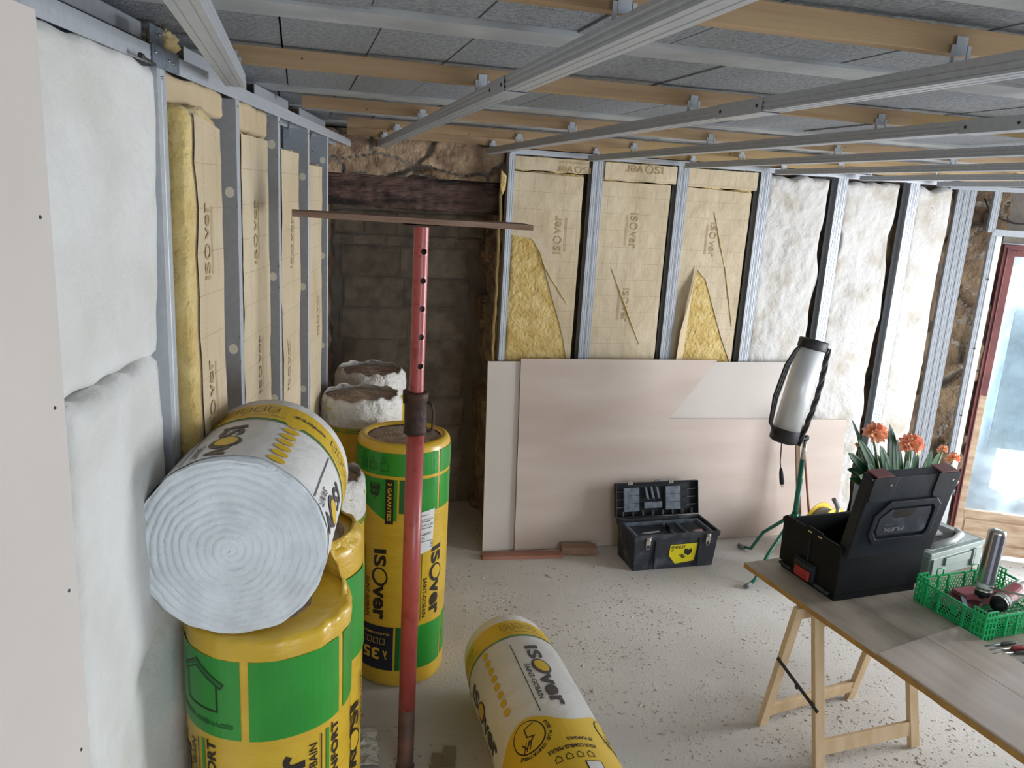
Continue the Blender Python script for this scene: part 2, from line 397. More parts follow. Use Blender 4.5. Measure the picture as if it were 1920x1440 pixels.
def kraft():
    """paper facing: dashed squares every 10 cm, on the wall frame's x and z"""
    m = mat('printed_kraft_facing', (204, 188, 160), 0.62, col2=(188, 168, 134), nscale=3.4, ndet=7, spread=(0.3, 0.72), bump=0.6, bscale=8, bdist=0.025)
    t = m.node_tree; L = t.links; b = t.nodes['Principled BSDF']
    tc = nd(t, 'ShaderNodeTexCoord'); sp = nd(t, 'ShaderNodeSeparateXYZ'); L.new(tc.outputs['Object'], sp.inputs[0])
    def ma(op, a, b_=None):
        n = nd(t, 'ShaderNodeMath'); n.operation = op
        for i, v in enumerate((a, b_)):
            if v is None: continue
            if isinstance(v, (int, float)): n.inputs[i].default_value = v
            else: L.new(v, n.inputs[i])
        return n.outputs[0]
    def line(a, c, step, w):
        l = ma('LESS_THAN', ma('FRACT', ma('DIVIDE', ma('ADD', a, 10.0), step)), w)
        d = ma('LESS_THAN', ma('FRACT', ma('DIVIDE', ma('ADD', c, 10.0), 0.013)), 0.62)
        return ma('MULTIPLY', l, d)
    k = ma('MAXIMUM', line(sp.outputs[0], sp.outputs[2], 0.093, 0.026), line(sp.outputs[2], sp.outputs[0], 0.1, 0.026))
    mx = nd(t, 'ShaderNodeMixRGB'); src = b.inputs['Base Color'].links[0].from_socket
    L.new(ma('MULTIPLY', k, 0.55), mx.inputs[0]); L.new(src, mx.inputs[1]); mx.inputs[2].default_value = lin((116, 92, 62))
    L.new(mx.outputs[0], b.inputs['Base Color'])
    return m
M['kraft'] = kraft()
# ------------------------------------------------------------------ room shell
def floor():
    m = MB()
    # slab, ending at the lowered entry by the door wall
    pts = [(-2.2, -2.35), (5.85, -2.35), (5.85, 3.1), (4.15, 3.75), (3.95, 4.35), (4.2, 4.95), (1.6, 4.95), (1.6, 5.45), (-0.2, 5.45), (-2.2, 5.45)]
    m.prism(pts, -0.30, 0)
    struct(m.build('floor', M['floor']))
    m = MB(); m.bx(-1.3, 1.7, -1.9, 0.34, -0.45, -0.302)
    o = struct(m.build('floor', M['floor'])); o.matrix_world = FW.M
floor()

def crumbs():
    m = MB()
    r = random.Random(3)
    clusters = [(2.0, 3.4, .8), (1.6, 3.2, .6), (2.3, 2.9, .6), (1.5, 3.8, .7), (2.3, 2.4, .5), (1.0, 3.5, .5), (2.6, 2.3, .4), (0.9, 3.9, .5), (1.35, 2.9, .5), (2.2, 2.1, .35), (1.7, 2.5, .5)]
    for i in range(3800):
        c = clusters[i % len(clusters)]
        x = r.gauss(c[0], c[2]*.55); y = r.gauss(c[1], c[2]*.5)
        if noise.noise(Vector((x*3.5, y*3.5, 0))) < -0.05 and r.random() < 0.8: continue
        if y > 4.35 or y < 1.2 or x < 0.2 or x > 3.5: continue
        s = abs(r.gauss(0.0021, 0.0015))+0.0012; a = r.random()*PI
        if r.random() < 0.02: s *= 2.2
        M_ = Matrix.Translation((x, y, s*0.35)) @ Matrix.Rotation(a, 4, 'Z') @ Matrix.Rotation(r.uniform(-.4, .4), 4, 'X')
        k = r.uniform(0.8, 2.6)
        vs = [m.V(M_ @ Vector(p)) for p in ((-s*k, -s, -s*.4), (s*k, -s*.6, -s*.4), (s*.7*k, s, -s*.4), (-s*.6*k, s*.7, -s*.4), (0, 0, s*.25))]
        for q in ((0, 1, 4), (1, 2, 4), (2, 3, 4), (3, 0, 4), (3, 2, 1, 0)): m.face([vs[j] for j in q])
    o = m.build('plaster_crumbs', M['crumb'])
    tag(o, 'crumbs of plaster and grit scattered over the dusty floor', 'debris', kind='stuff')
crumbs()

def ceiling():
    m = MB(); r = random.Random(5)
    z0 = 2.482
    ys = [1.672 + 0.677*k for k in range(-6, 7)]
    m.bx(-2.2, 8.0, -2.35, 6.2, z0+0.16, z0+0.22)
    for a, b in zip(ys, ys[1:]):
        y0, y1 = a+0.066, b-0.066
        x = -2.2 + r.uniform(-.1, 0)
        while x < 6.4:
            w = 0.2 + r.uniform(-0.004, 0.004)
            dz = r.uniform(0, 0.006); sk = r.uniform(-.012, .012)
            g = 0.0022
            pts = [(x+g, y0), (x+w-g, y0), (x+w-g+sk*0, y1), (x+g, y1)]
            m.prism(pts, z0+0.006+dz, z0+0.165)
            x += w
    o = struct(m.build('ceiling', M['ceil']))
    for y in ys:
        b = MB(); b.bx(-2.2, 6.4, y-0.064, y+0.064, z0, z0+0.1)
        b.build('concrete_beam', M['cbeam'], o)
ceiling()

def rubble(name, F, polys_, y0, depth, mats, seed=1, cell=0.02, amp=0.03, sz=(0.32, 0.16)):
    """rubble wall face over a rectangle in wall coordinates, stones bulging out of mortar"""
    x0, x1, z0, z1 = polys_
    m = MB()
    nu = int((x1-x0)/cell); nv = int((z1-z0)/cell)
    def cellv(x, z):
        row = math.floor(z/sz[1]); best = (9, 0, 0); sec = 9
        for j in (row-1, row, row+1):
            col = math.floor(x/sz[0])
            for i in (col-1, col, col+1):
                h = noise.cell(Vector((i*1.7+seed, j*2.3, 0.5))); h2 = noise.cell(Vector((i*3.1, j*1.3+seed, 7.5)))
                cx = (i+0.5+0.35*(h-.5)*2+(0.5 if j % 2 else 0))*sz[0]; cz = (j+0.5+0.3*(h2-.5)*2)*sz[1]
                d = max(abs(x-cx)/sz[0]*1.9, abs(z-cz)/sz[1]*1.9)*0.65 + 0.5*math.hypot((x-cx)/sz[0], (z-cz)/sz[1])
                if d < best[0]: sec = best[0]; best = (d, h, h2)
                elif d < sec: sec = d
        return best, sec-best[0]
    g = {}
    for i in range(nu+1):
        for j in range(nv+1):
            x = x0+(x1-x0)*i/nu; z = z0+(z1-z0)*j/nv
            w = Vector((x*6, z*6, seed)); xx = x+0.03*noise.noise(w); zz = z+0.03*noise.noise(w+Vector((9, 0, 0)))
            (d, h, h2), e = cellv(xx, zz)
            bulge = min(1, e/0.14)
            dep = -amp*bulge*(0.5+h) - 0.014*fbm(Vector((x*14, z*14, seed+3)))
            g[i, j] = (m.V((x, y0+dep, z)), e < 0.10, h)
    for i in range(nu):
        for j in range(nv):
            q = [g[i, j], g[i+1, j], g[i+1, j+1], g[i, j+1]]
            mo = sum(a[1] for a in q) >= 2
            m.mi = 0 if mo else (1 if q[0][2] < 0.6 else 2)
            m.face([a[0] for a in q], True)
    b = [m.V((x, y0+depth, z)) for x, z in ((x0, z0), (x1, z0), (x1, z1), (x0, z1))]
    m.mi = 0; m.face(b)
    for (c, d, e) in ((lambda t: (t, 0), nu, (0, 1)), (lambda t: (nu, t), nv, (1, 2)), (lambda t: (nu-t, nv), nu, (2, 3)), (lambda t: (0, nv-t), nv, (3, 0))):
        for t in range(d): m.face([g[c(t+1)][0], g[c(t)][0], b[e[0]] if t < d/2 else b[e[1]]])
        m.face([g[c(d//2)][0] if d % 2 == 0 else g[c(d//2+1)][0], b[e[0]], b[e[1]]])
    o = m.build(name, mats, recalc=False)
    o.matrix_world = F.M
    return o
st = [M['mortar'], M['stone'], M['stone']]
struct(rubble('wall_left', FL, (-3.8, 2.95, 0, 2.48), 0.19, 0.2, st, 2, 0.06, 0.02))
struct(rubble('wall_back', FB, (1.26, 4.6, 0, 2.48), 0.17, 0.7, st, 5, 0.05, 0.02))
# stone over the old doorway, lit from the room
ow = struct(rubble('wall_back', FB, (-0.1, 1.26, 2.24, 2.482), 0.14, 0.7, [M['mortar'], M['stone'], M['stone_red']], 11, 0.008, 0.05, (0.34, 0.14)))

def lintel():
    m = MB()
    nu, nv = 110, 34
    def fn(u, v):
        a = v*2*PI; x = -0.1+1.36*u
        hy = 0.13 if abs(math.cos(a)) > 0.3 else 0.12
        ca, sa = math.cos(a), math.sin(a)
        k = 1/max(abs(ca), abs(sa)); k = 0.8*k+0.2
        n = 0.022*fbm(Vector((x*4, ca*1.5, sa*2.5)))+0.012*noise.noise(Vector((x*22, ca*3, sa*6)))
        n += 0.02*max(0, noise.noise(Vector((x*3+4, sa*3, 2))))
        return Vector((x, 4.86+ca*(0.13*k+n), 2.158+sa*(0.10*k+n*.6) - 0.02*(u-.5)))
    g = m.grid(fn, nu, nv)
    m.face([g[0][j] for j in range(nv)]); m.face([g[nu][j] for j in range(nv)][::-1])
    o = m.build('door_lintel', M['oldbeam'])
    tag(o, 'thick dark old timber lintel over the blocked doorway', 'lintel')
lintel()

def infill():
    """old doorway filled with courses of blocks"""
    m = MB(); r = random.Random(8)
    m.mi = 0; m.bx(0.0, 1.45, 5.312, 5.42, 0, 2.2)
    zs = [0.0, 0.2, 0.385, 0.575, 0.775, 0.985, 1.185, 1.40, 1.605, 1.805, 1.88, 2.03, 2.15]
    m.mi = 1
    for i, (a, b) in enumerate(zip(zs, zs[1:])):
        if i >= 9:
            xs = [0.05, 0.34, 0.56, 0.79, 1.02, 1.2] if i == 9 else ([0.06, 0.42, 0.63, 0.85, 1.05, 1.22] if i == 10 else [0.05, 1.35])
        else:
            xs = [0.27 + (0.02 if i % 2 else 0), 0.72 - 0.03*(i % 3), 1.12 + 0.02*(i % 2)]
        for p, q in zip(xs, xs[1:]):
            y = 5.30 + r.uniform(-.006, .006)
            def bl(u, v, p=p, q=q, a=a, b=b, y=y):
                e = min(u, 1-u)*(q-p), min(v, 1-v)*(b-a)
                k = min(1, e[0]/0.012, e[1]/0.012)
                return Vector((p+0.003+(q-p-0.006)*u, y+0.008*(1-k)+0.004*noise.noise(Vector((u*9, v*5, i))), a+0.003+(b-a-0.006)*v))
            m.grid(bl, 26, 12, False)
    struct(m.build('wall_back', [M['bmortar'], M['bblock']], recalc=False))
infill()
# jambs of the old doorway
F1 = Frame((1.24, 4.76, 0), 90); F2 = Frame((0.12, 5.4, 0), -90)
j1 = struct(rubble('wall_recess_right', F1, (-0.02, 0.64, 0, 2.1), 0.0, 0.1, [M['mortar'], M['stone'], M['stone_red']], 21, 0.02, 0.04, (0.25, 0.15)))
j1.matrix_world = Matrix.Translation((1.24, 4.72, 0)) @ Matrix.Rotation(PI/2, 4, 'Z') @ Matrix.Scale(-1, 4, (0, 1, 0))
# walls out of the picture, with the openings that let the daylight in
m = MB(); m.bx(-1.6, 0.6, -2.5, -2.35, 0, 2.48); m.bx(3.2, 6.0, -2.5, -2.35, 0, 2.48); m.bx(0.6, 3.2, -2.5, -2.35, 0, 0.4); m.bx(0.6, 3.2, -2.5, -2.35, 2.25, 2.48)
struct(m.build('wall_front', M['plaster']))
m = MB(); m.bx(5.9, 6.05, -2.35, 1.1, 0, 2.64); m.bx(5.9, 6.05, 3.1, 3.75, 0, 2.64); m.bx(5.9, 6.05, 1.1, 3.1, 2.2, 2.64); m.bx(5.9, 6.05, 1.1, 3.1, 0, 0.1)
struct(m.build('wall_right', M['plaster']))
# plasterboard already fixed on the near left wall
SE = FL.px(66, 27, -0.0145)[0]
m = MB(); m.bx(-3.8, SE, -0.0145, -0.0015, 0, 2.388)
o = m.build('wall_lining', M['plaster']); o.matrix_world = FL.M
tag(o, 'white plasterboard sheet fixed to the studs at the left edge', 'plasterboard')
m = MB(); m.bx(SE, SE+0.0015, -0.0145, -0.0015, 0, 2.388); e = m.build('cut_edge', M['plaster_edge'], o); tag(e, 'rough grey cut edge')
for z in (0.3, 0.6, 0.9, 1.2, 1.5, 1.81, 2.1):
    m = MB(); m.tube([(SE-0.03, -0.0158, z), (SE-0.03, -0.012, z)], 0.003, 8); m.build('screw', M['groove'], o)

# ------------------------------------------------------------------ steel profiles
def flange(m, x0, x1, z0, z1, y=0.0, groove=True, th=0.0012):
    """face strip with pressed lengthwise grooves; face towards the room"""
    w = x1-x0; n = [0, 0.12, 0.16, 0.20, 0.44, 0.50, 0.56, 0.80, 0.84, 0.88, 1.0]
    d = [0, 0, 1, 0, 0, 1, 0, 0, 1, 0, 0] if groove else [0]*11
    f = [m.V((x0+w*a, y+0.0022*b, z0)) for a, b in zip(n, d)]; g = [m.V((x0+w*a, y+0.0022*b, z1)) for a, b in zip(n, d)]
    for i in range(10): m.face([f[i], f[i+1], g[i+1], g[i]])
def web(m, x, y0, y1, z0, z1, holes=(), hr=0.013):
    """web plate at x with round service holes"""
    yc = y0+0.021; cuts = [z0]
    for h in sorted(holes): cuts += [h-0.04, h+0.04]
    cuts.append(z1)
    for a, b in zip(cuts[::2], cuts[1::2]): m.face([m.V((x, y0, a)), m.V((x, y1, a)), m.V((x, y1, b)), m.V((x, y0, b))])
    for h in holes:
        n = 24; inner = []; outer = []
        for i in range(n):
            a = 2*PI*i/n+PI/n; c, s_ = math.cos(a), math.sin(a)
            inner.append(m.V((x, yc+hr*c, h+hr*1.15*s_)))
            k = 1/max(abs(c), abs(s_)); outer.append(m.V((x, yc+((y1-yc) if c > 0 else (yc-y0))*max(-1, min(1, c*k)), h+0.04*max(-1, min(1, s_*k)))))
        for i in range(n): j = (i+1) % n; m.face([inner[i], inner[j], outer[j], outer[i]])
def cprofile(m, x, z0, z1, w=0.036, d=0.07, holes=(), back=True, side=1):
    """C stud: web at x (side=1: web left, opening right)"""
    xa, xb = (x, x+w) if side == 1 else (x-w, x)
    flange(m, xa, xb, z0, z1)
    web(m, x, 0, d, z0, z1, holes)
    if back:
        m.face([m.V((xa, d, z0)), m.V((xb, d, z0)), m.V((xb, d, z1)), m.V((xa, d, z1))])
        e = xb if side == 1 else xa
        for y0, y1 in ((0, 0.006), (d-0.006, d)): m.face([m.V((e, y0, z0)), m.V((e, y1, z0)), m.V((e, y1, z1)), m.V((e, y0, z1))])
def screws(F, lst, parent, y=-0.001, r=0.0035, y1=None, mt=None):
    for x, z in lst:
        m = MB(); m.tube([(x, y-0.002, z), (x, y+0.002, z)], r, 8); m.build('screw', mt or M['chrome'], parent)

LX = []
for px_, py_ in ((310, 129), (448, 190), (525, 226), (580, 248), (616, 262)): LX.append(FL.px(px_, py_)[0])
names = ['nearest the camera, beside the white wool', 'second from the camera', 'third from the camera', 'fourth from the camera', 'farthest, at the doorway corner']
zz = lambda pts: [FL.px(a, b, 0.035)[1] for a, b in pts]
hol = [[], zz([(432, 360), (442, 645), (446, 900)]), zz([(512, 273), (517, 513), (521, 732)]), zz([(569, 332), (571, 532), (573, 716)]), zz([(607, 302), (608, 475), (608, 637)])]
for i, x in enumerate(LX):
    w = 0.05 if i == 0 else 0.036
    t = thing('metal_stud', 'galvanised steel stud of the left wall, '+names[i], 'stud', group='upright studs of the left wall', M=FL.M)
    m = MB(); cprofile(m, x-w, 0.0, 2.384, w, 0.075, hol[i])
    m.build('profile', M['steel'], t)
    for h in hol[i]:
        m = MB(); m.prism([(0.021+0.013*math.cos(2*PI*k/20), h+0.015*math.sin(2*PI*k/20)) for k in range(20)], x-w-0.0005, x-w+0.001, None, 'x'); m.build('hole_light', M['cap'], t)  # added disc, coloured like the light showing through the hole
    screws(FL, [(x-w/2, 2.366), (x-w/2, 0.02)], t)
# back wall: single stud, then pairs screwed back to back
BX = [(1.183, 1.219)]
for px_ in (1134, 1294.5, 1448, 1592, 1725): BX.append((0, FB.px(px_, {1134: 303, 1294.5: 306, 1448: 321, 1592: 332, 1725: 350}[px_])[0]))
bn = ['single galvanised stud beside the blocked doorway', 'pair of galvanised studs right of the first torn kraft panel', 'pair of galvanised studs between the second and third kraft panels', 'pair of galvanised studs where kraft panels give way to white wool', 'pair of galvanised studs between first and second white wool panels', 'pair of galvanised studs rising behind the orange flowers']
BST = []
for i, (a, b) in enumerate(BX):
    t = thing('metal_stud', bn[i]+' on the back wall', 'stud', group='upright studs of the back wall', M=FB.M)
    if i == 0:
        m = MB(); cprofile(m, a, 0, 2.405, 0.036, 0.07, [0.6, 1.5, 1.9]); m.build('profile', M['steel'], t); BST.append((a, a+0.036))
    else:
        a = b-0.072
        m = MB(); cprofile(m, a+0.0355, 0, 2.405, 0.0355, 0.07, [], side=-1); m.build('profile', M['steel'], t)
        m = MB(); cprofile(m, a+0.0368, 0, 2.405, 0.0355, 0.07, [], side=1); m.build('profile', M['steel'], t)
        m = MB(); m.bx(a+0.0350, a+0.0373, -0.0006, 0.01, 0, 2.4); m.build('joint', M['groove'], t)
        BST.append((a, b))
def utrack(m, x0, x1, z0, h, d, up=1):
    m.bx(x0, x1, -0.0008, 0.0008, z0, z0+h); m.bx(x0, x1, d-0.0008, d+0.0008, z0, z0+h)
    zt = z0+h if up == 1 else z0
    m.bx(x0, x1, 0, d, zt-0.0008, zt+0.0008)
    for k in (0.35, 0.65): m.bx(x0, x1, -0.0016, 0, z0+h*k-0.0015, z0+h*k+0.0015)
m = MB(); utrack(m, -3.8, 2.455, 2.384, 0.036, 0.08)
o = m.build('wall_track', M['steel']); o.matrix_world = FL.M
tag(o, 'long galvanised head track along the top of the left wall', 'track')
m = MB(); utrack(m, 1.19, 4.42, 2.405, 0.028, 0.075)
o = m.build('wall_track', M['steel']); o.matrix_world = FB.M
tag(o, 'galvanised head track along the top of the back wall', 'track')
m = MB(); utrack(m, 1.19, 4.42, 0.0, 0.028, 0.075, 0)
o = m.build('wall_track', M['steel']); o.matrix_world = FB.M
tag(o, 'galvanised floor track at the foot of the back wall', 'track')

# edge pieces above the left head track
def edge_piece(s0, s1, z0, z1, y, label):
    m = MB(); m.bx(s0, s1, y, y+0.002, z0, z1); m.bx(s0, s1, y, y+0.03, z0, z0+0.002); m.bx(s0, s1, y, y+0.03, z1-0.002, z1)
    o = m.build('edge_angle', M['steel'], bevel=0); o.matrix_world = FL.M
    tag(o, label, 'angle', 'steel angles above the left head track')
edge_piece(-3.0, -0.485, 2.447, 2.4815, 0.06, 'pale steel angle above the left head track, nearest the camera')
edge_piece(-0.22, 0.36, 2.432, 2.478, 0.06, 'steel angle above the left track where the leftmost rail lands')
edge_piece(0.46, 0.98, 2.432, 2.478, 0.06, 'short steel angle above the left track by the third batten')
edge_piece(1.2, 1.85, 2.43, 2.475, 0.06, 'short steel angle above the left track nearest the back wall')
# splice bracket with a bolt
t = thing('splice_bracket', 'dark steel bracket clasping a joint in the left head track', 'bracket', M=FL.M)
m = MB(); m.bx(-0.605, -0.455, -0.006, -0.0022, 2.382, 2.424); m.bx(-0.60, -0.53, 0.0, 0.003, 2.424, 2.462); m.build('plate', M['steel_dk'], t, bevel=0.0008)
for x, z in ((-0.595, 2.408), (-0.52, 2.402), (-0.495, 2.400), (-0.57, 2.445)):
    m = MB(); m.tube([(x, -0.010, z), (x, -0.005, z)], 0.0035, 8); m.build('rivet', M['chrome'], t)
m = MB(); m.tube([(-0.600, -0.007, 2.384), (-0.66, -0.015, 2.3845), (-0.705, -0.02, 2.385)], 0.0022, 8); m.tube([(-0.70, -0.02, 2.385), (-0.716, -0.022, 2.385)], 0.005, 8); m.build('bolt', M['ink'], t)

# door wall
def wx(p, q, yl=0.0): return FW.px(p, q, yl)
DS = wx(1868, 446)[0]; zh = wx(1858, 436)[1]
t = thing('metal_stud', 'dark pair of galvanised studs at the corner beside the stone by the door', 'stud', group='upright studs of the door wall', M=FW.M)
c0 = wx(1797, 355)[0]; c1 = wx(1822, 360)[0]
for k, (a, sd) in enumerate(((c0+0.004, 1), (c0+0.044, 1), (c0+0.084, 1))):
    m = MB(); cprofile(m, a, -0.3 if k else -0.3, 2.385, 0.036, 0.06, [], side=sd); m.build('profile', M['steel'], t)
t = thing('metal_stud', 'steel stud with a brightly lit front and three screws at the left of the door', 'stud', group='upright studs of the door wall', M=FW.M)
m = MB(); cprofile(m, DS-0.034, -0.3, zh-0.022, 0.034, 0.05, []); m.build('profile', M['steel'], t)
m = MB(); m.bx(DS, DS+0.036, -0.003, 0.03, -0.3, zh-0.022); m.build('lit_jamb_face', M['lit_steel'], t, bevel=0.001)  # paler than the other steel: light on the front is in the colour
for p, q in ((1852, 524), (1827, 654), (1802, 779)):
    x, z = wx(p, q, -0.003); m = MB(); m.tube([(x, -0.0055, z), (x, -0.002, z)], 0.007, 10); m.build('screw', M['groove'], t)
t = thing('metal_stud', 'short galvanised stud above the left end of the door header', 'stud', group='upright studs of the door wall', M=FW.M)
xs = wx(1880, 362)[0]
m = MB(); cprofile(m, xs-0.045, zh, 2.385, 0.045, 0.05, []); m.build('profile', M['steel'], t)
m = MB(); flange(m, DS-0.03, 1.7, zh-0.018, zh+0.022); m.bx(DS-0.03, 1.7, 0, 0.05, zh-0.02, zh-0.018)
o = m.build('door_header', M['steel']); o.matrix_world = FW.M; tag(o, 'horizontal galvanised header profile over the door opening', 'header')
m = MB(); utrack(m, c0-0.05, 1.75, 2.385, 0.028, 0.06)
o = m.build('wall_track', M['steel']); o.matrix_world = FW.M; tag(o, 'galvanised head track above the door', 'track')
YD = 0.16
sx = wx(1882, 460, YD)[0]; zt = wx(1884, 458, YD)[1]
struct(rubble('wall_door', FW, (-0.6, sx+0.0, -0.31, 2.48), YD+0.02, 0.2, [M['mortar'], M['stone_red'], M['stone_red']], 31, 0.018, 0.035, (0.26, 0.15)))
m = MB(); m.bx(sx-0.01, 1.65, YD, YD+0.18, zt+0.01, 2.48); o = struct(m.build('wall_door', M['bmortar'])); o.matrix_world = FW.M
m = MB(); m.bx(sx+0.92, 1.65, YD, YD+0.18, -0.31, zt+0.01); o = struct(m.build('wall_door', M['mortar'])); o.matrix_world = FW.M
# a loose electric cable on the stones
m = MB(); pts = [wx(*p, YD-0.04)+() for p in ((1845, 372), (1852, 388), (1862, 402), (1880, 412), (1900, 419), (1925, 421))]
m.tube([(x, YD-0.05, z) for x, z in pts], 0.005, 8); o = m.build('electric_cable', M['lampblk']); o.matrix_world = FW.M; tag(o, 'black cable drooping across the stones above the door', 'cable')

def door():
    root = bpy.data.objects.new('door_1', None); COL.objects.link(root); root.matrix_world = FW.M; root['kind'] = 'structure'
    zb = -0.29; W = sx+0.90
    s1 = sx+0.034; s2 = sx+0.085
    zs = wx(1808, 955, YD)[1]                       # foot of the glass
    m = MB(); m.bx(sx, s1, YD-0.02, YD+0.06, zb, zt); m.bx(s1, W, YD-0.02, YD+0.06, zt-0.034, zt); m.bx(W-0.034, W, YD-0.02, YD+0.06, zb, zt-0.034)
    m.tube([(s1-0.008, YD-0.024, zb), (s1-0.008, YD-0.024, zt-0.02)], 0.006, 8)
    f = m.build('door_frame', M['dooredge'], root, bevel=0.003)
    m = MB(); zm = 0.95
    m.bx(s1+0.002, s2, YD, YD+0.045, zm, zt-0.036); m.bx(s2, W-0.036, YD, YD+0.045, zt-0.08, zt-0.036); m.bx(W-0.085, W-0.036, YD, YD+0.045, zm, zt-0.08)
    m.build('leaf_stile', M['dooredge'], root, bevel=0.003)
    m = MB(); m.bx(s1+0.002, s2, YD, YD+0.045, zb+0.03, zm); m.bx(W-0.085, W-0.036, YD, YD+0.045, zb+0.03, zm)
    m.bx(s2, W-0.085, YD, YD+0.045, zs-0.06, zs); m.bx(s2, W-0.085, YD, YD+0.045, zb+0.03, zb+0.10)
    m.bx(s2, W-0.085, YD+0.015, YD+0.035, zb+0.1, zs-0.06); m.bx(s2+0.02, W-0.1, YD+0.008, YD+0.03, zb+0.115, zs-0.075)
    p = m.build('lower_panel', M['doorwood'], root, bevel=0.003); tag(p, 'bleached bare wood panel at the foot of the door')
    m = MB(); m.bx(s2-0.002, W-0.083, YD+0.02, YD+0.024, zs-0.004, zt-0.078)
    m.build('glass_pane', M['glass'], root)
    # outside: blue board hung close to the glass, rendered wall with a gap of daylight
    x0, z0 = wx(1851, 838, YD+0.10); x1, z1 = wx(1866, 560, YD+0.10)
    m = MB(); m.bx(x0+0.004, 2.0, YD+0.10, YD+0.11, z0, z1)
    b = m.build('hanging_board', M['bluesheet']); b.matrix_world = FW.M; tag(b, 'pale blue board hanging outside the glazed door', 'board')
    y = YD+0.35
    g = [wx(*q, y) for q in ((1870, 800), (1869, 838), (1854, 914), (1925, 944))]
    k = (g[3][1]-g[2][1])/(g[3][0]-g[2][0])
    xe = 3.2
    m = MB()
    m.prism([(-0.5, -0.45), (xe, -0.45), (xe, g[2][1]+k*(xe-g[2][0])), (g[2][0], g[2][1]), (g[1][0], g[1][1]+0.35), (g[1][0], 2.6), (-0.5, 2.6)], y, y+0.05, axis='y')
    o = m.build('outside_wall', M['outwall']); o.matrix_world = FW.M; tag(o, 'blue grey weathered wall seen through the door glass', 'wall', kind='structure'); o.name = 'wall_outside'
door()

# ------------------------------------------------------------------ ceiling grid
BAT = [(1.18, -0.36, 6.2, 2.44), (2.12, -0.19, 6.0, 2.44), (3.15, 0.02, 5.6, 2.44), (3.95, 0.23, 5.3, 2.44), (4.50, 0.26, 5.0, 2.435)]
bl = ['wooden ceiling batten nearest the camera, cut off by the top edge', 'wooden ceiling batten second from the camera', 'wooden ceiling batten in the middle of the five', 'wooden ceiling batten fourth from the camera', 'wooden ceiling batten closest to the back wall']
def batten(y, x0, x1, zb, label, mt, w=0.027):
    m = MB(); n = max(2, int((x1-x0)/0.3)); pr = [(y, zb), (y+w, zb), (y+w, 2.4815), (y, 2.4815)]; rings = []
    for i in range(n+1):
        x = x0+(x1-x0)*i/n; dy = 0.003*noise.noise(Vector((x*1.1, y*7, 0)))
        rings.append([m.V((x, a+dy, b)) for a, b in pr])
    for A, B in zip(rings, rings[1:]):
        for j in range(4): m.face([A[j], A[(j+1) % 4], B[(j+1) % 4], B[j]])
    m.face(rings[0]); m.face(rings[-1][::-1])
    o = m.build('wooden_batten', mt, bevel=0.0012)
    tag(o, label, 'batten', 'wooden battens under the concrete ceiling')
    r = random.Random(int(y*100))
    for _ in range(max(1, int((x1-x0)*1.1))):
        x = r.uniform(x0+.1, x1-.1); z = r.uniform(zb+.008, 2.474); rr = r.uniform(.002, .0065)
        dy = 0.003*noise.noise(Vector((x*1.1, y*7, 0)))
        k = MB(); k.tube([(x, y-0.0008+dy, z), (x, y+0.002+dy, z)], rr, 10); k.build('knot', KN, o)
KN = mat('wood_knot', (112, 62, 38), 0.8)
xj = [None, 1.78, None, 1.72, 1.70]
for i, (y, x0, x1, zb) in enumerate(BAT):
    if xj[i] is None: batten(y, x0, x1, zb, bl[i], M['pine'])
    else:
        batten(y, x0, xj[i], zb, bl[i]+', left length', M['pine'])
        batten(y+(0.008 if i != 1 else 0.004), xj[i]+0.002, x1, zb, bl[i]+', right length', M['pine_old'])

RX = [-0.143, 0.462, 1.058, 1.668, 2.285, 2.90, 3.52, 4.12]
RE = [2.19, 4.72, 4.585, 4.56, 4.55, 4.55, 4.55, 4.55]
ord_ = ['leftmost', 'second from left', 'third from left', 'fourth from left', 'fifth from left', 'sixth from left', 'seventh from left', 'rightmost']
ZR = 2.392
def rail(x, y0, y1, label, i):
    m = MB()
    w = 0.0235; zt = ZR+0.030
    P = [(-w+.004, zt), (-w, zt), (-w, zt-0.007), (-w+0.002, zt-0.009), (-w+0.002, zt-0.013), (-w, zt-0.015), (-w, zt-0.019), (-w+0.002, zt-0.021), (-w+0.002, zt-0.024), (-w, zt-0.026), (-w, ZR),
         (-w*.55, ZR), (-w*.5, ZR+0.0015), (-w*.4, ZR+0.0015), (-w*.35, ZR), (w*.35, ZR), (w*.4, ZR+0.0015), (w*.5, ZR+0.0015), (w*.55, ZR)]
    P += [(-a, b) for a, b in P[:11][::-1]]
    A = [m.V((x+a, y0, b)) for a, b in P]; B = [m.V((x+a, y1, b)) for a, b in P]
    for j in range(len(P)-1): m.face([A[j], A[j+1], B[j+1], B[j]])
    o = m.build('ceiling_rail', M['steel'], solid=0.0012, recalc=False)
    tag(o, label, 'rail', 'steel ceiling rails running to the back wall')
    return o
for i, x in enumerate(RX):
    o = rail(x, -1.9 if i < 3 else -1.5, RE[i], ord_[i]+' of the steel rails hung under the ceiling battens', i)
for i, (ya, yb) in {1: (1.78, 1.93), 2: (1.72, 1.93), 3: (1.58, 1.78)}.items():
    x = RX[i]; m = MB(); w = 0.0255
    m.bx(x-w-0.001, x-w, ya, yb, ZR-0.003, ZR+0.031); m.bx(x+w, x+w+0.001, ya, yb, ZR-0.003, ZR+0.031); m.bx(x-w, x+w, ya, yb, ZR-0.003, ZR-0.002)
    o = m.build('rail_connector', M['steel'], bevel=0.0006)
    tag(o, 'plain steel connector sleeve on the rail '+ord_[i], 'connector', 'connector sleeves on the ceiling rails')
    for yy in (ya+0.02, yb-0.02):
        s = MB(); s.tube([(x-w-0.003, yy, ZR+0.013), (x-w, yy, ZR+0.013)], 0.004, 8); s.build('screw', M['groove'], o)
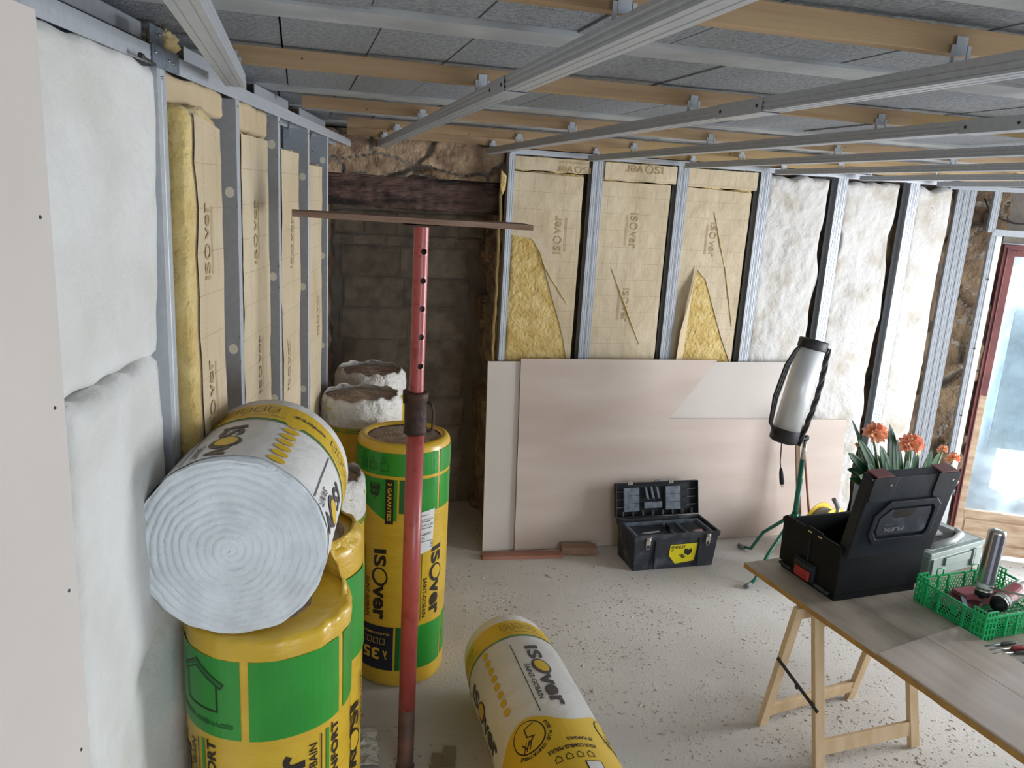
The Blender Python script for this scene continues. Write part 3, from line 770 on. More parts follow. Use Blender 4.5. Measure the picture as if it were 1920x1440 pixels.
yn = ['nearest batten', 'second batten', 'middle batten', 'fourth batten', 'rearmost batten']
for j, (y, x0, x1, zb) in enumerate(BAT):
    for i, x in enumerate(RX):
        if x < x0+0.02 or RE[i] < y: continue
        if i >= 3 and j == 0: continue
        if i == 7 and j == 1: continue
        m = MB(); yy = y-0.006
        for dx in (-0.0155, 0.0155): m.bx(x+dx-0.0035, x+dx+0.0035, yy-0.002, yy, ZR+0.022, zb+0.012)
        m.bx(x-0.011, x+0.011, yy-0.0012, yy, zb-0.004, zb+0.026); m.bx(x-0.021, x+0.021, yy-0.006, yy+0.012, ZR+0.020, ZR+0.024)
        o = m.build('hanger_clip', M['steel'], bevel=0)
        tag(o, 'small steel hanger clip between the %s and the rail %s' % (yn[j], ord_[i]), 'hanger', 'hanger clips between battens and rails')
# ------------------------------------------------------------------ insulation between the studs
def batt_mesh(x0, x1, z0, z1, yf, yb, disp, cell=0.018, jit=0.006, rnd_=0.03, seed=0):
    m = MB(); nu = max(4, int((x1-x0)/cell)); nv = max(4, int((z1-z0)/cell)); G = []
    def edge(u, v, s_):
        x = x0+(x1-x0)*u; z = z0+(z1-z0)*v
        jx = jit*noise.noise(Vector((z*4.3, seed, 0 if u < .5 else 5)))*2*abs(u-.5)*2*(abs(u-.5) > .45)
        jz = jit*noise.noise(Vector((x*9, seed, 2 if v < .5 else 9)))*2*(abs(v-.5) > .45)
        return x+jx, z+jz
    def fn(u, v):
        x, z = edge(u, v, 0)
        e = min(min(u, 1-u)*(x1-x0), min(v, 1-v)*(z1-z0)); k = min(1, e/rnd_)
        return Vector((x, yf+disp(x, z)+0.75*rnd_*(1-math.sqrt(max(0, 1-(1-k)**2))), z))
    g = m.grid(fn, nu, nv)
    per = [g[i][0] for i in range(nu)]+[g[nu][j] for j in range(nv)]+[g[i][nv] for i in range(nu, 0, -1)]+[g[0][j] for j in range(nv, 0, -1)]
    steps = 3; prev = per
    for k in range(1, steps+1):
        cur = []
        for v in per:
            y = v.co.y+(yb-v.co.y)*k/steps; q = 0.006*fbm(Vector((v.co.x*30, y*30, v.co.z*30))) if k < steps else 0
            cur.append(m.V((v.co.x+q, y, v.co.z+q)))
        for i in range(len(per)): j = (i+1) % len(per); m.face([prev[i], prev[j], cur[j], cur[i]], True)
        prev = cur
    m.face(prev)
    return m
def soft(seed, a=0.012, f=3.0, det=0.004):
    return lambda x, z: a*noise.noise(Vector((x*f, z*f, seed)))+det*fbm(Vector((x*16, z*12, seed+5)), 5)
def lumpy(seed, a=0.03, det=0.010):
    def f(x, z):
        w = Vector((x*2.6, z*2.2, seed)); q = Vector((x+0.06*noise.noise(w*2), 0, z+0.06*noise.noise(w*2+Vector((7, 1, 2)))))
        v = a*noise.noise(w)+det*1.4*(abs(noise.noise(Vector((q.x*8, q.z*6, seed))))-.3)
        return v+det*0.55*fbm(Vector((q.x*26, q.z*18, seed)), 4)
    return f

def plain_batt(F, x0, x1, z0, z1, yf, yb, disp, mt, label, cat='insulation', name='insulation_batt', group=None, **k):
    m = batt_mesh(x0, x1, z0, z1, yf, yb, disp, **k)
    o = m.build(name, mt); o.matrix_world = F.M
    return tag(o, label, cat, group)

def kraft_batt(F, x0, x1, z0, z1, yf, yb, label, seed=1, facing=None, words=(), cuts=(), group=None, amp=0.008, edge_x=None, fold=False, flaps=()):
    disp = soft(seed, amp)
    t = thing('insulation_batt', label, 'insulation', group=group, M=F.M)
    o = batt_mesh(x0, x1, z0, z1, yf, yb, disp, seed=seed, rnd_=0.012, jit=0.012).build('wool', M['wool_y'], t)
    fs = facing or [(x0+0.004, z0), (x1-0.004, z0), (x1-0.004, z1-0.004), (x0+0.004, z1-0.004)]
    fn = lambda lift: (lambda x, z, l: Vector((x, yf+disp(x, z)-lift-0.0006*l, z)))
    m = MB(); Art().poly(fs, 0, 0).emit(m, fn(0.005), 0.035, 0.035)
    for f in m.b.faces: f.smooth = True
    bmesh.ops.remove_doubles(m.b, verts=m.b.verts, dist=0.0002)
    m.build('kraft_facing', M['kraft'], t)
    if words:
        for (x, z, L, h, rot) in words:
            m = MB(); a = Art()
            a.text('IS', x-math.cos(R_(rot))*L*.375, z-math.sin(R_(rot))*L*.375, L*.22, h*.9, 0, 1, rot, 0.015)
            a.ring(x-math.cos(R_(rot))*L*.13, z-math.sin(R_(rot))*L*.13, L*.10 if abs(math.cos(R_(rot))) > .5 else h*.5, h*.5 if abs(math.cos(R_(rot))) > .5 else L*.10, 0.006, 0, 1)
            a.text('ver', x+math.cos(R_(rot))*L*.25, z+math.sin(R_(rot))*L*.25, L*.46, h*.8, 0, 1, rot, 0.015)
            c, s_ = math.cos(R_(rot)), math.sin(R_(rot))
            for q in (0.85, 1.05):
                a.line([(x-c*L*.42+s_*h*q, z-s_*L*.42-c*h*q), (x+c*L*.42+s_*h*q, z+s_*L*.42-c*h*q)], 0.0025, 0, 1)
            a.emit(m, fn(0.0065), 0.03, 0.03); m.build('printed_name', M['kraftink'], t)
    if cuts:
        m = MB()
        for c in cuts:
            n = len(c)
            for i in range(n-1):
                p, q = Vector(c[i]), Vector(c[i+1])
                m.tube([(p.x, yf+disp(*c[i])-0.006, p.y), ((p.x+q.x)/2, yf+disp((p.x+q.x)/2, (p.y+q.y)/2)-0.009, (p.y+q.y)/2), (q.x, yf+disp(*c[i+1])-0.006, q.y)], [0.002, 0.0045, 0.002] if n == 2 else [0.003, 0.003, 0.003], 6)
        m.build('knife_cut', M['wool_y'], t)
    for fl in flaps:
        m = MB(); k = len(fl)
        vs = [m.V((x, yf-dy, z)) for x, z, dy in fl]; m.face(vs)
        m.build('loose_flap', M['kraftback'], t, solid=0.002)
    return t

L0, L1, L2, L3, L4 = LX
g1 = 'kraft faced batts of the left wall'
def wl(x, z):
    k = max(0, min(1, (-0.72-x)/0.2)); k = k*k*(3-2*k)
    e = max(0, min(1, (x-(L0-0.085))/0.03)); h = max(0, min(1, (z-1.22)/0.10)); e = e*e*(3-2*e)
    fold = 0.018*math.exp(-((z-1.19-0.25*(x+0.6))/0.02)**2)*max(0, min(1, (x+0.85)/0.1))
    return soft(41, 0.016, 2.4, 0.005)(x, z)*(1-e)-0.018*k-0.020*e*(1-h)+0.085*e*h+fold+0.35*lumpy(44, 0.02, 0.01)(x, z)*(1-e)
plain_batt(FL, SE+0.003, L0-0.054, 1.792, 2.388, 0.006, 0.12, lambda x, z: lumpy(40, 0.012, 0.005)(x, z)+(0.010*max(0, 1-(z-1.79)/0.12)), M['wool_w2'], 'upper piece of smooth white wool beside the plasterboard', rnd_=0.02, jit=0.01, seed=1)
plain_batt(FL, SE+0.005, L0+0.008, 0.0, 1.79, 0.004, 0.14, wl, M['wool_w2'], 'lower bulging piece of white wool behind the horizontal roll', rnd_=0.025, jit=0.01, seed=2)
def fl(p, q, y=0.0): return FL.px(p, q, y)
KE1, KE2, KE3, KE4 = fl(413, 400, -.035)[0], fl(502, 400, .004)[0], fl(561, 450, .006)[0], fl(601, 450, .006)[0]
kraft_batt(FL, L0+0.012, KE1, 0.0, 2.315, -0.035, 0.09, 'kraft faced batt with thick yellow edge, second bay of the left wall', 3,
    facing=[(L0+0.045, 0.0), (KE1-.004, 0.0), (KE1-.004, 2.285), (L0+0.05, 2.305), (L0+0.05, 2.2), (L0+0.07, 2.1), (L0+0.05, 2.0), (L0+0.06, 1.9)],
    words=[fl(382, 452, -.03)+(0.185, 0.036, 90), fl(392, 745, -.03)+(0.20, 0.036, 90)], group=g1)
plain_batt(FL, L0+0.004, L1-0.14, 2.322, 2.386, 0.008, 0.09, lumpy(7, 0.022, 0.014), [M['kraftback']], 'crumpled kraft strip above the second bay of the left wall', rnd_=0.008, cell=0.008, seed=9)
kraft_batt(FL, L1+0.002, KE2, 0.0, 2.30, 0.004, 0.10, 'kraft faced batt between the second and third studs of the left wall', 4,
    words=[fl(477, 435, 0)+(0.20, 0.036, 90), fl(489, 682, 0)+(0.20, 0.036, 90)], group=g1)
plain_batt(FL, L1+0.002, L2-0.13, 2.306, 2.386, 0.018, 0.09, lumpy(8, 0.022, 0.014), [M['kraftback']], 'crumpled kraft strip above the third bay of the left wall', rnd_=0.008, cell=0.008, seed=10)
kraft_batt(FL, L2+0.002, KE3, 0.0, 2.285, 0.006, 0.10, 'kraft faced batt between the third and fourth studs of the left wall', 5,
    words=[(L2+0.20, 1.95, 0.2, 0.034, 90), (L2+0.10, 1.5, 0.2, 0.034, 90)], group=g1)
kraft_batt(FL, L3+0.002, KE4, 0.0, 2.25, 0.006, 0.10, 'kraft faced batt of the last bay on the left wall', 6,
    words=[(L3+0.2, 1.6, 0.2, 0.034, 90)], group=g1)
for i, (a, b) in enumerate(((L2, L3), (L3, L4))):
    m = MB(); m.bx(a+0.002, b-0.04, 0.105, 0.115, 2.2, 2.40)
    o = m.build('backing_strip', M['steel_dk']); o.matrix_world = FL.M; tag(o, ['grey strip showing above the fourth bay batt', 'grey strip showing above the last bay batt'][i]+' on the left wall', 'strip')
# small wad of wool over the bracket
m = MB()
def wad(u, v):
    a = u*2*PI; b = (v-.5)*PI; n = 1+1.1*fbm(Vector((math.cos(a)*2.4, math.sin(a)*2.4, v*5)))
    return Vector((-0.42+0.055*math.cos(a)*math.cos(b)*n, 0.04+0.03*math.sin(a)*math.cos(b)*n, 2.452+0.026*math.sin(b)*n))
m.grid(wad, 28, 14); bmesh.ops.remove_doubles(m.b, verts=m.b.verts, dist=0.0005)
o = m.build('wool_wad', M['wool_y']); o.matrix_world = FL.M; tag(o, 'tuft of yellow wool stuffed above the steel bracket', 'insulation')

g2 = 'kraft faced batts of the back wall'
fb = lambda p, q, y=0.02: FB.px(p, q, y)
a0, b0 = BST[0][1]+0.001, BST[1][0]-0.045
K1 = [fb(958, 440), fb(992, 446), fb(1000, 452), fb(1015, 480), fb(1024, 520), fb(1035, 560), fb(1048, 605), fb(1056, 640), fb(1061, 674)]
kraft_batt(FB, a0, b0, 1.1, 2.315, 0.02, 0.10, 'kraft faced batt with large torn yellow patch beside the blocked doorway', 11,
    facing=[(a0+.002, K1[0][1]), (a0+.002, 2.31), (b0, 2.30), (b0, 1.1), (K1[-1][0]+.005, 1.1)]+K1[::-1][:-1],
    words=[fb(1045, 440)+(0.235, 0.05, 90)], cuts=[[fb(1010, 470), fb(1022, 505), fb(1040, 535), fb(1062, 570)]], group=g2)
kraft_batt(FB, a0, b0+0.03, 2.322, 2.40, 0.015, 0.10, 'narrow kraft strip at the top of the bay beside the blocked doorway', 12, words=[fb(1075, 318)+(0.22, 0.04, 180)], group='narrow kraft strips above the back wall batts')
a0, b0 = BST[1][1]+0.001, BST[2][0]-0.03
kraft_batt(FB, a0, b0, 0.9, 2.29, 0.02, 0.10, 'kraft faced batt with a long slanting knife cut, second bay of the back wall', 13,
    words=[fb(1187, 433)+(0.22, 0.05, -90), fb(1171, 572)+(0.22, 0.045, -90)], cuts=[[fb(1145, 502), fb(1197, 645)]], group=g2)
kraft_batt(FB, a0, b0+0.02, 2.295, 2.40, 0.0, 0.10, 'crumpled kraft strip at the top of the second bay of the back wall', 14, words=[fb(1205, 318)+(0.25, 0.05, 180)], amp=0.03, group='narrow kraft strips above the back wall batts')
a0, b0 = BST[2][1]+0.001, BST[3][0]-0.045
K3 = [fb(1277, 676), fb(1290, 580), fb(1306, 505), fb(1322, 525), fb(1340, 592), fb(1352, 635), fb(1366, 676)]
kraft_batt(FB, a0, b0, 0.9, 2.285, 0.02, 0.10, 'kraft faced batt with a yellow triangular tear, third bay of the back wall', 15,
    facing=[(a0+.002, 0.9), (K3[0][0], 0.9)]+K3+[(K3[-1][0]+.01, 0.9), (b0, 0.9), (b0, 2.27), (a0+.002, 2.283)],
    words=[fb(1335, 450)+(0.22, 0.045, -90)], cuts=[[fb(1338, 398), fb(1358, 500), fb(1371, 612)]],
    flaps=[[fb(1277, 678)+(0.012,), fb(1290, 580)+(0.02,), fb(1305, 497)+(0.012,), fb(1290, 545)+(0.05,), fb(1268, 620)+(0.055,), fb(1260, 678)+(0.05,)]], group=g2)
kraft_batt(FB, a0, b0+0.03, 2.288, 2.40, 0.012, 0.10, 'kraft strip at the top of the third bay of the back wall', 16, group='narrow kraft strips above the back wall batts')
g3 = 'white wool batts of the back wall'
for i, (s_, e_, extra, lb) in enumerate(((3, 4, 0.035, 'rough white wool batt right of the kraft panels'), (4, 5, 0.05, 'white wool batt in the middle of the three white bays'))):
    x0 = BST[s_][1]+0.001; x1 = BST[e_][0]-extra
    plain_batt(FB, x0, x1, 0.0, 2.39, 0.03, 0.10, lumpy(50+i, 0.025, [0.013, 0.008][i]), M['wool_w'], lb+', back wall', group=g3, jit=0.016, seed=50+i, cell=0.014, rnd_=0.04)
x0 = BST[5][1]+0.001
plain_batt(FB, x0, 4.33, 0.0, 2.385, 0.03, 0.10, lumpy(53, 0.02, 0.006), M['wool_w'], 'rightmost white wool batt of the back wall, beside the corner studs', group=g3, jit=0.016, seed=53, cell=0.016, rnd_=0.05)
# wool sticking out behind the single stud
m = MB()
def tuft(u, v): 
    z = 0.3+1.95*v; return Vector((1.175+0.012*noise.noise(Vector((z*9, 3, 1)))-0.02*(1-u), 0.03+0.11*u, z))
m.grid(tuft, 5, 60); o = m.build('wool_edge', M['wool_y'], solid=0.012); o.matrix_world = FB.M
tag(o, 'ragged yellow wool edge showing behind the single back wall stud', 'insulation')
m = MB(); p = [fb(938, 318, 0.03), fb(948, 330, 0.03), fb(946, 352, 0.03), fb(940, 366, 0.03), fb(936, 350, 0.03)]
m.prism(p, 0.0, 0.02, axis='y'); o = m.build('wool_tuft', M['wool_y'], bevel=0.004); o.matrix_world = FB.M; tag(o, 'small yellow wool tuft poking left of the single stud', 'insulation')

# ------------------------------------------------------------------ rolls of insulation
def spiral_disc(m, C, U, V, N, R, pitch, groove, bulge, seed, nr=60, na=160, rag=0.006):
    """wool face of a roll: a spiral of soft layers, facing N"""
    def fn(u, v):
        a = u*2*PI; r = R*v; ph = (r/pitch + a/(2*PI) + 0.42*noise.noise(Vector((math.cos(a)*1.5*v*2, math.sin(a)*1.5*v*2, seed)))) % 1
        h = groove*(math.sin(PI*ph)**0.6)-groove + 0.5*groove*fbm(Vector((math.cos(a)*r*40, math.sin(a)*r*40, seed)), 3)
        h += bulge*(1-v*v)
        rr = r + (rag*noise.noise(Vector((a*4, seed, 1))) if v > .97 else 0)
        h *= 1 if v < .97 else 0.6
        return C + U*rr*math.cos(a)+V*rr*math.sin(a)+N*(h if v > 0.001 else bulge)
    g = m.grid(fn, na, nr)
    return g

def cyl_map(C, ax, ref, R, lift=0.0008, taper=None):
    """unrolled label -> cylinder; X is arc length from ref, Y runs along the axis"""
    side = ax.cross(ref)
    def fn(X, Y, l):
        r = (taper(Y) if taper else R); a = X/R
        return C + ax*Y + (ref*math.cos(a)+side*math.sin(a))*(r+lift+0.0006*l)
    return fn
PM = None
def yellow_art(R, ztop, flip=False):
    pass

PRINT = ['green', 'green_dk', 'ink', 'navy', 'yel_p', 'whitelabel', 'ink_g', 'whitefilm', 'yel']
GI, GD, IN, NA, YP, WL, IG, WF, YE = range(9)
PMATS = [M[k] for k in PRINT]
D2 = lambda R, d: R*R_(d)

def roll_E():
    R = 0.205; H_ = 1.13; C = Vector((0.455, 3.355, 0))
    t = thing('insulation_roll', 'tall yellow and green wrapped roll standing behind the red prop', 'insulation roll', C, 'standing insulation rolls')
    def wp(p, a): 
        n = 0.004*noise.noise(Vector((math.cos(a)*2, math.sin(a)*2, p.z*5)))
        return Vector((p.x*(1+n/R), p.y*(1+n/R), p.z))
    m = MB(); pr = [(0.185, 0.0), (0.2, 0.01), (R, 0.03)]+[(R, 0.03+z*0.055) for z in range(1, 20)]+[(R*.995, 1.09), (R*.98, 1.115), (R*.93, 1.13), (R*.86, 1.136), (R*.80, 1.132), (R*.78, 1.122)]
    m.lathe(pr, 96, cap1=False, warp=wp); m.build('wrapper', M['yel'], t)
    m = MB(); spiral_disc(m, Vector((0, 0, 1.118)), Vector((1, 0, 0)), Vector((0, 1, 0)), Vector((0, 0, 1)), R*.79, 0.016, 0.008, 0.012, 3, 40, 100)
    o = m.build('wool_core', M['wool_brown'], t)
    a = Art(); D = lambda d: D2(R, d)
    for x0, x1 in ((-88, 46), (49, 88)):
        a.rect(D(x0), 1.0, D(x1), 1.10, GI)
    a.poly([(D(-88), .985), (D(-6.5), .985), (D(-6.5), .80), (D(-20), .80), (D(-88), .93)], GI); a.rect(D(-4), .835, D(46), .985, GI); a.rect(D(-4), .835, D(2), .985, GD, 2); a.rect(D(49), .835, D(88), .985, GI)
    a.rect(D(-20.5), .785, D(-10.5), .985, IN, 3)
    a.text('3 GARANTIES', D(-15.5), .885, .17, .017, YP, 4, -90, 0.02)
    a.text('33', D(-35), .93, .05, .045, IN, 3, -90, .03); a.poly([(D(-42), .965), (D(-27), .965), (D(-27), .93), (D(-34.5), .89), (D(-42), .93)], GD, 2)
    for i, d in enumerate((-52, -38, -22)):
        a.frame(D(d)-.017, 1.02, D(d)+.017, 1.055, .002, IN, 3); 
        if i < 2: a.frame(D(d)-.009, 1.028, D(d)+.009, 1.047, .002, IN, 3)
        for k in range(3): a.line([(D(d)-.012, 1.065+.008*k), (D(d)+.012-.004*k, 1.065+.008*k)], .0025, GD, 3)
    a.rect(D(-60), .09, D(-7), .30, NA, 2); a.rect(D(-4.5), .09, D(63), .30, GI); a.rect(D(-4.5), .09, D(1), .30, GD, 2); a.rect(D(66), .10, D(88), .31, GI)
    a.text('35', D(-36), .165, .085, .055, YP, 3, 180, .03); a.text('λ', D(-17), .165, .02, .04, YP, 3, 180, .02)
    for k in range(5): a.frame(D(-18)-.031*k-.022, .215, D(-18)-.031*k, .24, .002, YP, 3)
    a.text('ISOLATION THERMIQUE', D(-30), .265, .13, .012, YP, 3, 180, .01)
    for d0, d1 in ((-26, 0), (47, 0)):
        a.logo(D(d0), .498, .335, .064, -90, IN, YE)
        a.text('SAINT-GOBAIN', D(d0)-.058, .43, .19, .020, IN, 2, -90, .012)
        a.line([(D(d0)-.077, .325), (D(d0)-.077, .665)], .003, IN, 2)
    a.poly([(D(20.5), .64), (D(39), .66), (D(41), .845), (D(20.5), .835)], WL, 5)
    for k in range(5): a.line([(D(23), .82-.03*k), (D(23)+.03+.01*(k % 3), .822-.03*k)], .003, IG, 6)
    a.text('0,035 6x2', D(31), .80, .055, .010, IG, 6, 3); a.text('5,50 1,20', D(31), .775, .055, .012, IG, 6, 3); a.text('CONFORT', D(30), .735, .05, .010, IG, 6, 3); a.text('35', D(26), .715, .016, .010, IG, 6, 3)
    for k in range(6): a.line([(D(36), .70-.006*k), (D(39), .70-.006*k)], .0025, NA, 6)
    a.rect(D(-74), .33, D(-66), .66, GI, 2)
    a.text('CONFORT', D(-62), .5, .3, .02, IN, 2, -90, .02)
    m = MB(); ref = Vector((-.1344, -.991, 0)).normalized(); side = Vector((0, 0, 1)).cross(ref)
    f0 = cyl_map(Vector((0, 0, 0)), Vector((0, 0, 1)), ref, R)
    def fn(X, Y, l):
        p = f0(X, Y, l); q = wp(p, math.atan2(p.y, p.x)); return q
    a.emit(m, fn, 0.018, 0.06); m.build('printed_label', PMATS, t, recalc=False)
roll_E()

def roll_A():
    R = 0.195; C = Vector((-0.066, 1.83, 0)); H_ = 1.2
    t = thing('insulation_roll', 'big yellow and green roll in front, carrying the white roll', 'insulation roll', C, 'standing insulation rolls')
    def wp(p, a):
        n = 0.003*noise.noise(Vector((math.cos(a)*2, math.sin(a)*2, p.z*5)))
        if p.z > 1.17: n += 0.012*noise.noise(Vector((math.cos(a)*5, math.sin(a)*5, p.z*20)))
        return Vector((p.x*(1+n/R), p.y*(1+n/R), p.z))
    m = MB(); pr = [(0.18, 0), (R, 0.03)]+[(R, 0.03+z*0.05) for z in range(1, 23)]+[(R*.998, 1.18), (R*.985, 1.19), (R*.94, 1.194), (R*.8, 1.192), (R*.7, 1.188), (R*.5, 1.184)]
    m.lathe(pr, 96, cap1=False, warp=wp); m.build('wrapper', M['yel'], t)
    m = MB(); spiral_disc(m, Vector((0, 0, 1.175)), Vector((1, 0, 0)), Vector((0, 1, 0)), Vector((0, 0, 1)), R*.93, 0.016, 0.006, 0.002, 4, 40, 90)
    m.build('wool_core', M['wool_brown'], t)
    # crumpled film lip standing up at the back right
    m = MB()
    def lip(u, v):
        a = R_(-8+115*u); k = math.sin(PI*u)**.7; n = noise.noise(Vector((u*9, v*3, 2)))*.012*v
        r = R*(.985-.10*v*v)+n
        return Vector((r*math.cos(a), r*math.sin(a), 1.15+v*(0.03+0.085*k)+n))
    m.grid(lip, 50, 10); m.build('film_lip', M['film_y'], t, solid=0.0008)
    a = Art(); D = lambda d: D2(R, d)
    a.rect(D(-88), .944, D(-17.5), 1.144, GI); a.rect(D(-12), .944, D(54.5), 1.144, GI); a.rect(D(60), .944, D(88), 1.144, GI)
    # house pictogram
    a.line([(D(-68), 1.09), (D(-52), 1.118), (D(-31), 1.078)], .010, GD, 2); a.line([(D(-68), 1.09), (D(-52), 1.125), (D(-29), 1.082), (D(-31), 1.07), (D(-52), 1.108), (D(-67), 1.078), (D(-68), 1.09)], .003, IN, 3)
    a.line([(D(-64), 1.08), (D(-64), 1.01), (D(-34), 1.01), (D(-34), 1.075)], .004, IN, 3)
    a.text('COMBLES AMÉNAGÉS', D(-52), .978, .20, .014, GD, 3, 0, .04)
    for d in (-74, 16, 86):
        a.logo(D(d)-.002, .73, .335, .066, 90, IN, YE)
        a.text('SAINT-GOBAIN', D(d)+.048, .805, .20, .022, IN, 2, 90, .012)
        a.line([(D(d)+.07, .60), (D(d)+.07, .92)], .003, IN, 2)
        a.rect(D(d)+.084, .60, D(d)+.094, .925, GI, 2)
        a.text('CONFORT', D(d)+.115, .825, .21, .026, IN, 2, 90, .03)
    m = MB(); f0 = cyl_map(Vector((0, 0, 0)), Vector((0, 0, 1)), Vector((0, -1, 0)), R)
    a.emit(m, lambda X, Y, l: wp(f0(X, Y, l), math.atan2(f0(X, Y, l).y, f0(X, Y, l).x)), 0.018, 0.06); m.build('printed_label', PMATS, t, recalc=False)
roll_A()

def roll_plain(C, R, H_, kind, label, seed):
    t = thing('insulation_roll', label, 'insulation roll', C, 'standing insulation rolls')
    def wp(p, a):
        n = 0.005*noise.noise(Vector((math.cos(a)*2+seed, math.sin(a)*2, p.z*4)))
        return Vector((p.x*(1+n/R), p.y*(1+n/R), p.z))
    top = H_-0.02
    m = MB(); m.lathe([(R*.92, 0), (R, .03)]+[(R, .03+(top-.04)*k/16) for k in range(1, 17)]+([(R*.99, top), (R*.93, top+.015), (R*.78, top+.014), (R*.66, top+.01)] if kind == 'y' else []), 72, cap1=(kind != 'y'), warp=wp)
    m.build('wrapper', M['yel'], t)
    m = MB(); spiral_disc(m, Vector((0, 0, H_-0.012)), Vector((1, 0, 0)), Vector((0, 1, 0)), Vector((0, 0, 1)), R*(.84 if kind == 'y' else .95), 0.017, 0.010, 0.02, seed, 40, 100)
    m.build('wool_core', M['wool_brown'], t)
    if kind == 'w':
        m = MB()
        def col(u, v):
            a = u*2*PI; n = noise.noise(Vector((math.cos(a)*3, math.sin(a)*3, seed+v*1.5))); w = max(0, v-.55)/.45
            r = R*1.02+0.003*noise.noise(Vector((math.cos(a)*8, math.sin(a)*8, seed+v*4)))+0.012*w*noise.noise(Vector((math.cos(a)*3.5, math.sin(a)*3.5, seed+v*3)))-0.022*w*w
            return Vector((r*math.cos(a), r*math.sin(a), H_-0.115+0.13*v+0.022*w*n+0.006*w*noise.noise(Vector((math.cos(a)*7, math.sin(a)*7, seed)))))
        m.grid(col, 110, 16); bmesh.ops.remove_doubles(m.b, verts=m.b.verts, dist=0.0003)
        m.build('film_collar', M['collarfilm'], t, solid=0.001)
        m = MB()
        for z in (H_-.124, H_-.134): m.lathe([(R*1.003+.001, z-.002), (R*1.003+.003, z), (R*1.003+.001, z+.002)], 72, cap0=False, cap1=False, warp=wp)
        m.build('green_stripe', M['green'], t)
    else:
        a = Art(); D = lambda d: D2(R, d)
        a.rect(D(-60), .82, D(95), 1.09, GI); a.text('SAINT-GOBAIN', D(70), .65, .2, .02, IN, 2, -90, .01); a.logo(D(55), .5, .33, .06, -90, IN, YE)
        m = MB(); f0 = cyl_map(Vector((0, 0, 0)), Vector((0, 0, 1)), Vector((0, -1, 0)), R, 0.006); a.emit(m, f0, .02, .06); m.build('printed_label', PMATS, t, recalc=False)
        m = MB()
        def lip(u, v):
            a_ = u*2*PI; n = noise.noise(Vector((math.cos(a_)*4, math.sin(a_)*4, v*2+seed)))*.006
            r = R*(1.0-.17*v)+n; return Vector((r*math.cos(a_), r*math.sin(a_), H_-.03+.045*math.sin(v*PI*.6)+n))
        m.grid(lip, 80, 8); m.build('film_lip', M['film_y'], t, solid=.0006)
roll_plain(Vector((0.0, 2.24, 0)), .188, 1.19, 'y', 'yellow and green wrapped roll just behind the horizontal white roll', 5)
roll_plain(Vector((0.045, 2.63, 0)), .180, 1.2, 'w', 'white collared roll glimpsed between two yellow rolls', 6)
roll_plain(Vector((0.3, 3.76, 0)), .190, 1.2, 'w', 'yellow roll with white crumpled collar behind the tall green and yellow roll', 7)
roll_plain(Vector((0.39, 4.30, 0)), .188, 1.2, 'w', 'farthest roll in loose white film, nearest the blocked doorway', 8)

def white_design(R, phases, t0, t1, full, ovals=()):
    LL = .40 if full else .33
    """white wrapper art; X = arc, Y = distance from the banded end"""
    a = Art(); D = lambda d: D2(R, d)
    c = 2*PI*R
    a.rect(-c/2, .075, c/2, .20, YP, 1); a.rect(-c/2, .207, c/2, .212, GI, 1); a.rect(-c/2, .2, c/2, .203, GI, 2)
    if full:
        n = 48; pts = []
        for i in range(n+1):
            x = -c/2+c*i/n; d = R_((x/R*180/PI-phases[0]-43))
            pts.append((x, .70+.035*(1-math.cos(4*d))))
        for (x0, y0), (x1, y1) in zip(pts, pts[1:]): a.poly([(x0, y0), (x1, y1), (x1, t1), (x0, t1)], YP, 1)
    off = 0 if full else -.04
    for ph in phases:
        x = D(ph)
        a.logo(x, .49 if full else .425, LL, .062, 90, IG, YP)
        a.text('SAINT-GOBAIN', x+.052, .53+off, .22, .02, IG, 2, 90, .012)
        a.line([(x+.078, .27+off), (x+.078, .70+off)], .003, IG, 2)
        for k in range(8 if ph in ovals else 0): a.ell(x+D(54), .245+off+(.052 if full else .042)*k, .0145 if full else .020, .019 if full else .0165, YP, 2)
        for k in range(5):
            bx_ = x-.075+.034*k; a.frame(bx_, .105, bx_+.024, .145, .002, IG, 3); a.line([(bx_+.004, .155), (bx_+.018, .155)], .002, IG, 3); a.line([(bx_+.005, .12), (bx_+.017, .132)], .002, IG, 3)
        a.line([(x-.1, .175), (x+.08, .175)], .0018, IG, 3)
        if full:
            cx, cy = x+D(43), .79
            a.ell(cx, cy, .062, .075, IN, 3); a.ell(cx, cy, .057, .070, YP, 4)
            a.line([(cx-.03, cy-.05), (cx+.005, cy-.04), (cx+.005, cy), (cx-.02, cy+.01), (cx+.02, cy+.045), (cx+.03, cy+.02)], .005, IN, 5)
            for q in range(3): a.line([(cx-.01+.012*q, cy+.02), (cx+.01+.012*q, cy+.055)], .004, IN, 5)
            s_ = 'POSE PLUS CONFORTABLE'
            for i, ch in enumerate(s_):
                if ch == ' ': continue
                an = R_(200-160*i/len(s_)); a.text(ch, cx+.076*math.cos(an), cy+.088*math.sin(an), .011, .013, IN, 3, math.degrees(an)-90, .02)
            a.text('POUR COMBLES PERDUS', x+D(9), .910, .165, .018, IN, 3, 0, .03); a.text('ET PLAFONDS', x-D(2), .872, .09, .016, IN, 3, 0, .03)
            for k in range(4):
                hx = x-D(5)+.036*k; a.line([(hx-.010, .965), (hx-.010, .948), (hx, .938), (hx+.010, .948), (hx+.010, .965)], .003, IN, 3, True)
            a.rect(x-D(12), .985, x+D(4), 1.08, IN, 3); a.rect(x-D(12)+.004, .989, x+D(4)-.004, 1.076, WL, 4)
        else: a.text('confort-fr', x-D(46), .14, .095, .022, IG, 3, 0, .03, .1)
    return a

